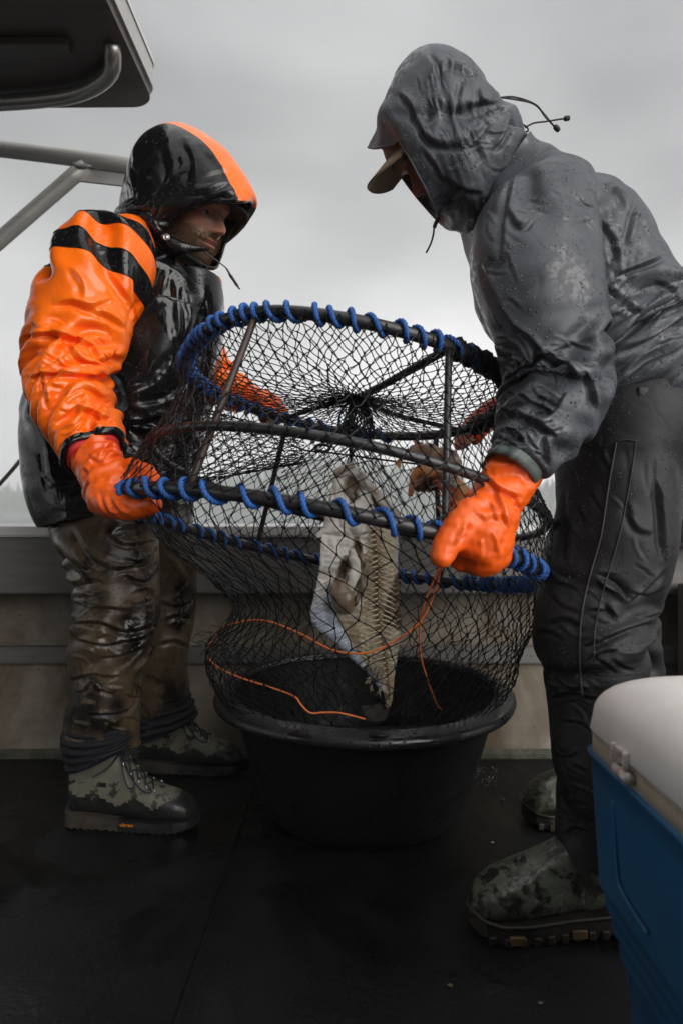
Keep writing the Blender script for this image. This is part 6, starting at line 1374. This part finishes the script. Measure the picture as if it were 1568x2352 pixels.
    for k in range(9): mb.tube(cr([f(185 + 3 * k, 640 + 6 * k, 1.56), f(150, 670 + 5 * k, 1.552), f(112 + rng.uniform(0, 14), 690 + 5 * k, 1.55)], 6), [.0022, .002, .0018, .0014, .001, .0006], 5)
    mb.build('fin_rays', simple('pale_fin_ray', (.55, .53, .48), .4), root)
flatfish()
def rockfish():
    root = empty('rockfish', P(1010, 1100, 1.50), 'torn orange rockfish carcass lying against the net beside the flatfish', 'fish')
    org = simple('rockfish_orange', (.92, .36, .11), .3, (.76, .52, .36), 24, .45, .62, bump=.4, bscale=120); pink = simple('rockfish_pink', (.74, .56, .45), .35, (.55, .36, .27), 30, bump=.4, bscale=90)
    red = simple('raw_flesh', (.40, .04, .03), .3, (.50, .20, .12), 40); pale = simple('rockfish_belly', (.55, .58, .46), .35, (.45, .36, .24), 40); drk = simple('dark_gill_skin', (.10, .08, .06), .5, (.2, .14, .1), 30)  # drk is a dark brown skin tone
    def part(name, keys, mt, nv=40, nu=28, amp=.004, seed=0): g = loftspec(keys, nv, nu); g = g + gnormals(g) * (amp * sines((nv, nu), seed, 3, 4))[..., None]; return MB().grid(g, True, 0, True).build(name, mt, root)
    part('head', [(944, 1140, 1.52, 3, .004), (950, 1104, 1.51, 10, .014), (972, 1080, 1.50, 17, .022), (1004, 1080, 1.49, 20, .026), (1034, 1102, 1.49, 21, .026), (1056, 1130, 1.49, 22, .024), (1072, 1160, 1.49, 18, .02), (1080, 1186, 1.49, 6, .008)], org, seed=1)
    part('jaw', [(956, 1128, 1.535, 6, .008), (972, 1112, 1.53, 16, .012), (990, 1112, 1.53, 18, .012), (1004, 1128, 1.53, 8, .01)], drk, seed=2)
    part('back', [(944, 1028, 1.56, 8, .01), (970, 1034, 1.55, 13, .016), (1008, 1038, 1.545, 14, .018), (1040, 1054, 1.54, 11, .016), (1054, 1080, 1.53, 7, .012)], pink, seed=3)
    part('belly_patch', [(1012, 1078, 1.468, 4, .004), (1026, 1092, 1.462, 9, .006), (1040, 1110, 1.462, 6, .005), (1046, 1120, 1.468, 2, .003)], pale, seed=4)
    part('raw_cut', [(996, 1108, 1.475, 3, .006), (1014, 1120, 1.466, 7, .01), (1030, 1142, 1.466, 9, .01), (1036, 1168, 1.475, 4, .006)], red, seed=5)
    rng = np.random.RandomState(6)
    for k, (a, b, c) in enumerate([((905, 1062), (925, 1046), (918, 1078)), ((950, 1010), (972, 1018), (955, 1030)), ((940, 1095), (936, 1140), (950, 1112)), ((1064, 1000), (1092, 1010), (1070, 1020))]):
        A = [P(*a, 1.53), P(*b, 1.525), P(*c, 1.53)]; V = A + [q + np.array([0, .005, 0]) for q in A]
        obj('fin', V, [[0, 1, 2], [5, 4, 3], [0, 3, 4, 1], [1, 4, 5, 2], [2, 5, 3, 0]], org, root, smooth=False)
    mb = MB()
    for k in range(22):
        a = np.array([rng.uniform(1000, 1075), rng.uniform(1120, 1180)]); d = np.array([rng.uniform(-5, 26), rng.uniform(8, 36)]); mb.tube(cr([P(*a, 1.475), P(*(a + d * .5), 1.468), P(*(a + d), 1.475)], 6), [.002, .002, .0018, .0014, .001, .0005], 5)
    mb.build('torn_strips', org, root)
    mb = MB()
    for k in range(8): mb.tube([P(958 + 11 * k, 1020 + 3 * k, 1.545), P(955 + 11 * k + rng.uniform(-4, 4), 1004 + 3 * k, 1.545)], [.0018, .0004], 5)
    mb.build('spines', org, root)
rockfish()
def scraps():
    rng = np.random.RandomState(5); tan = simple('fish_scrap', (.16, .10, .045), .5, (.22, .17, .11), 120); wt = simple('pale_scrap', (.20, .17, .15), .5, (.14, .11, .09), 120)
    for k, (u, v, s, mt, lab) in enumerate([(1153, 1839, .004, tan, 'tan crumb of bait on the dark deck between tub and far boot'), (1033, 2267, .0038, tan, 'lone orange crumb of bait on the bare deck before the tub'), (1093, 1767, .006, wt, 'pinkish scrap on the deck at the foot of the boat side right of the tub'), (1241, 2307, .0036, wt, 'pale scrap on the wet shiny deck in front of the camouflage boot'), (1129, 1937, .004, wt, 'whitish crumb on the deck right of the tub foot')]):
        Y = EYE * FOC / (v - 1176); p = P(u, v, Y); p[2] = .0
        bm = bmesh.new(); bmesh.ops.create_icosphere(bm, subdivisions=2, radius=s)
        V = np.array([q.co[:] for q in bm.verts]); F = [[q.index for q in f.verts] for f in bm.faces]; bm.free()
        V = V * np.array([1.2, .9, .5]) + s * .25 * fnoise(V, s * 1.6, k)[:, None] * nrm(rng.normal(size=3)); V[:, 2] -= V[:, 2].min()
        tag(obj('fish_scrap', V + p, F, mt, loc=p), lab, 'scrap', 'scraps on the deck')
    mb = MB()
    for k in range(60):
        u, v = (rng.uniform(1092, 1140), rng.uniform(1762, 1806)) if k < 90 else (rng.uniform(1120, 1290), rng.uniform(1757, 1765)); Y = EYE * FOC / (v - 1176); p = P(u, v, Y); r = rng.uniform(.0008, .0026)
        mb.grid(tubegrid([p + np.array([0, 0, z]) for z in (0, r * .6, r)], [r, r * .75, r * .05], 7), True, 0, True)
    tag(mb.build('foam', simple('foam_bubbles', (.16, .16, .155), .3), loc=P(1115, 1785, EYE * FOC / 609)), 'white specks of foam on the deck by the boat side', 'foam', kind='stuff')
scraps()
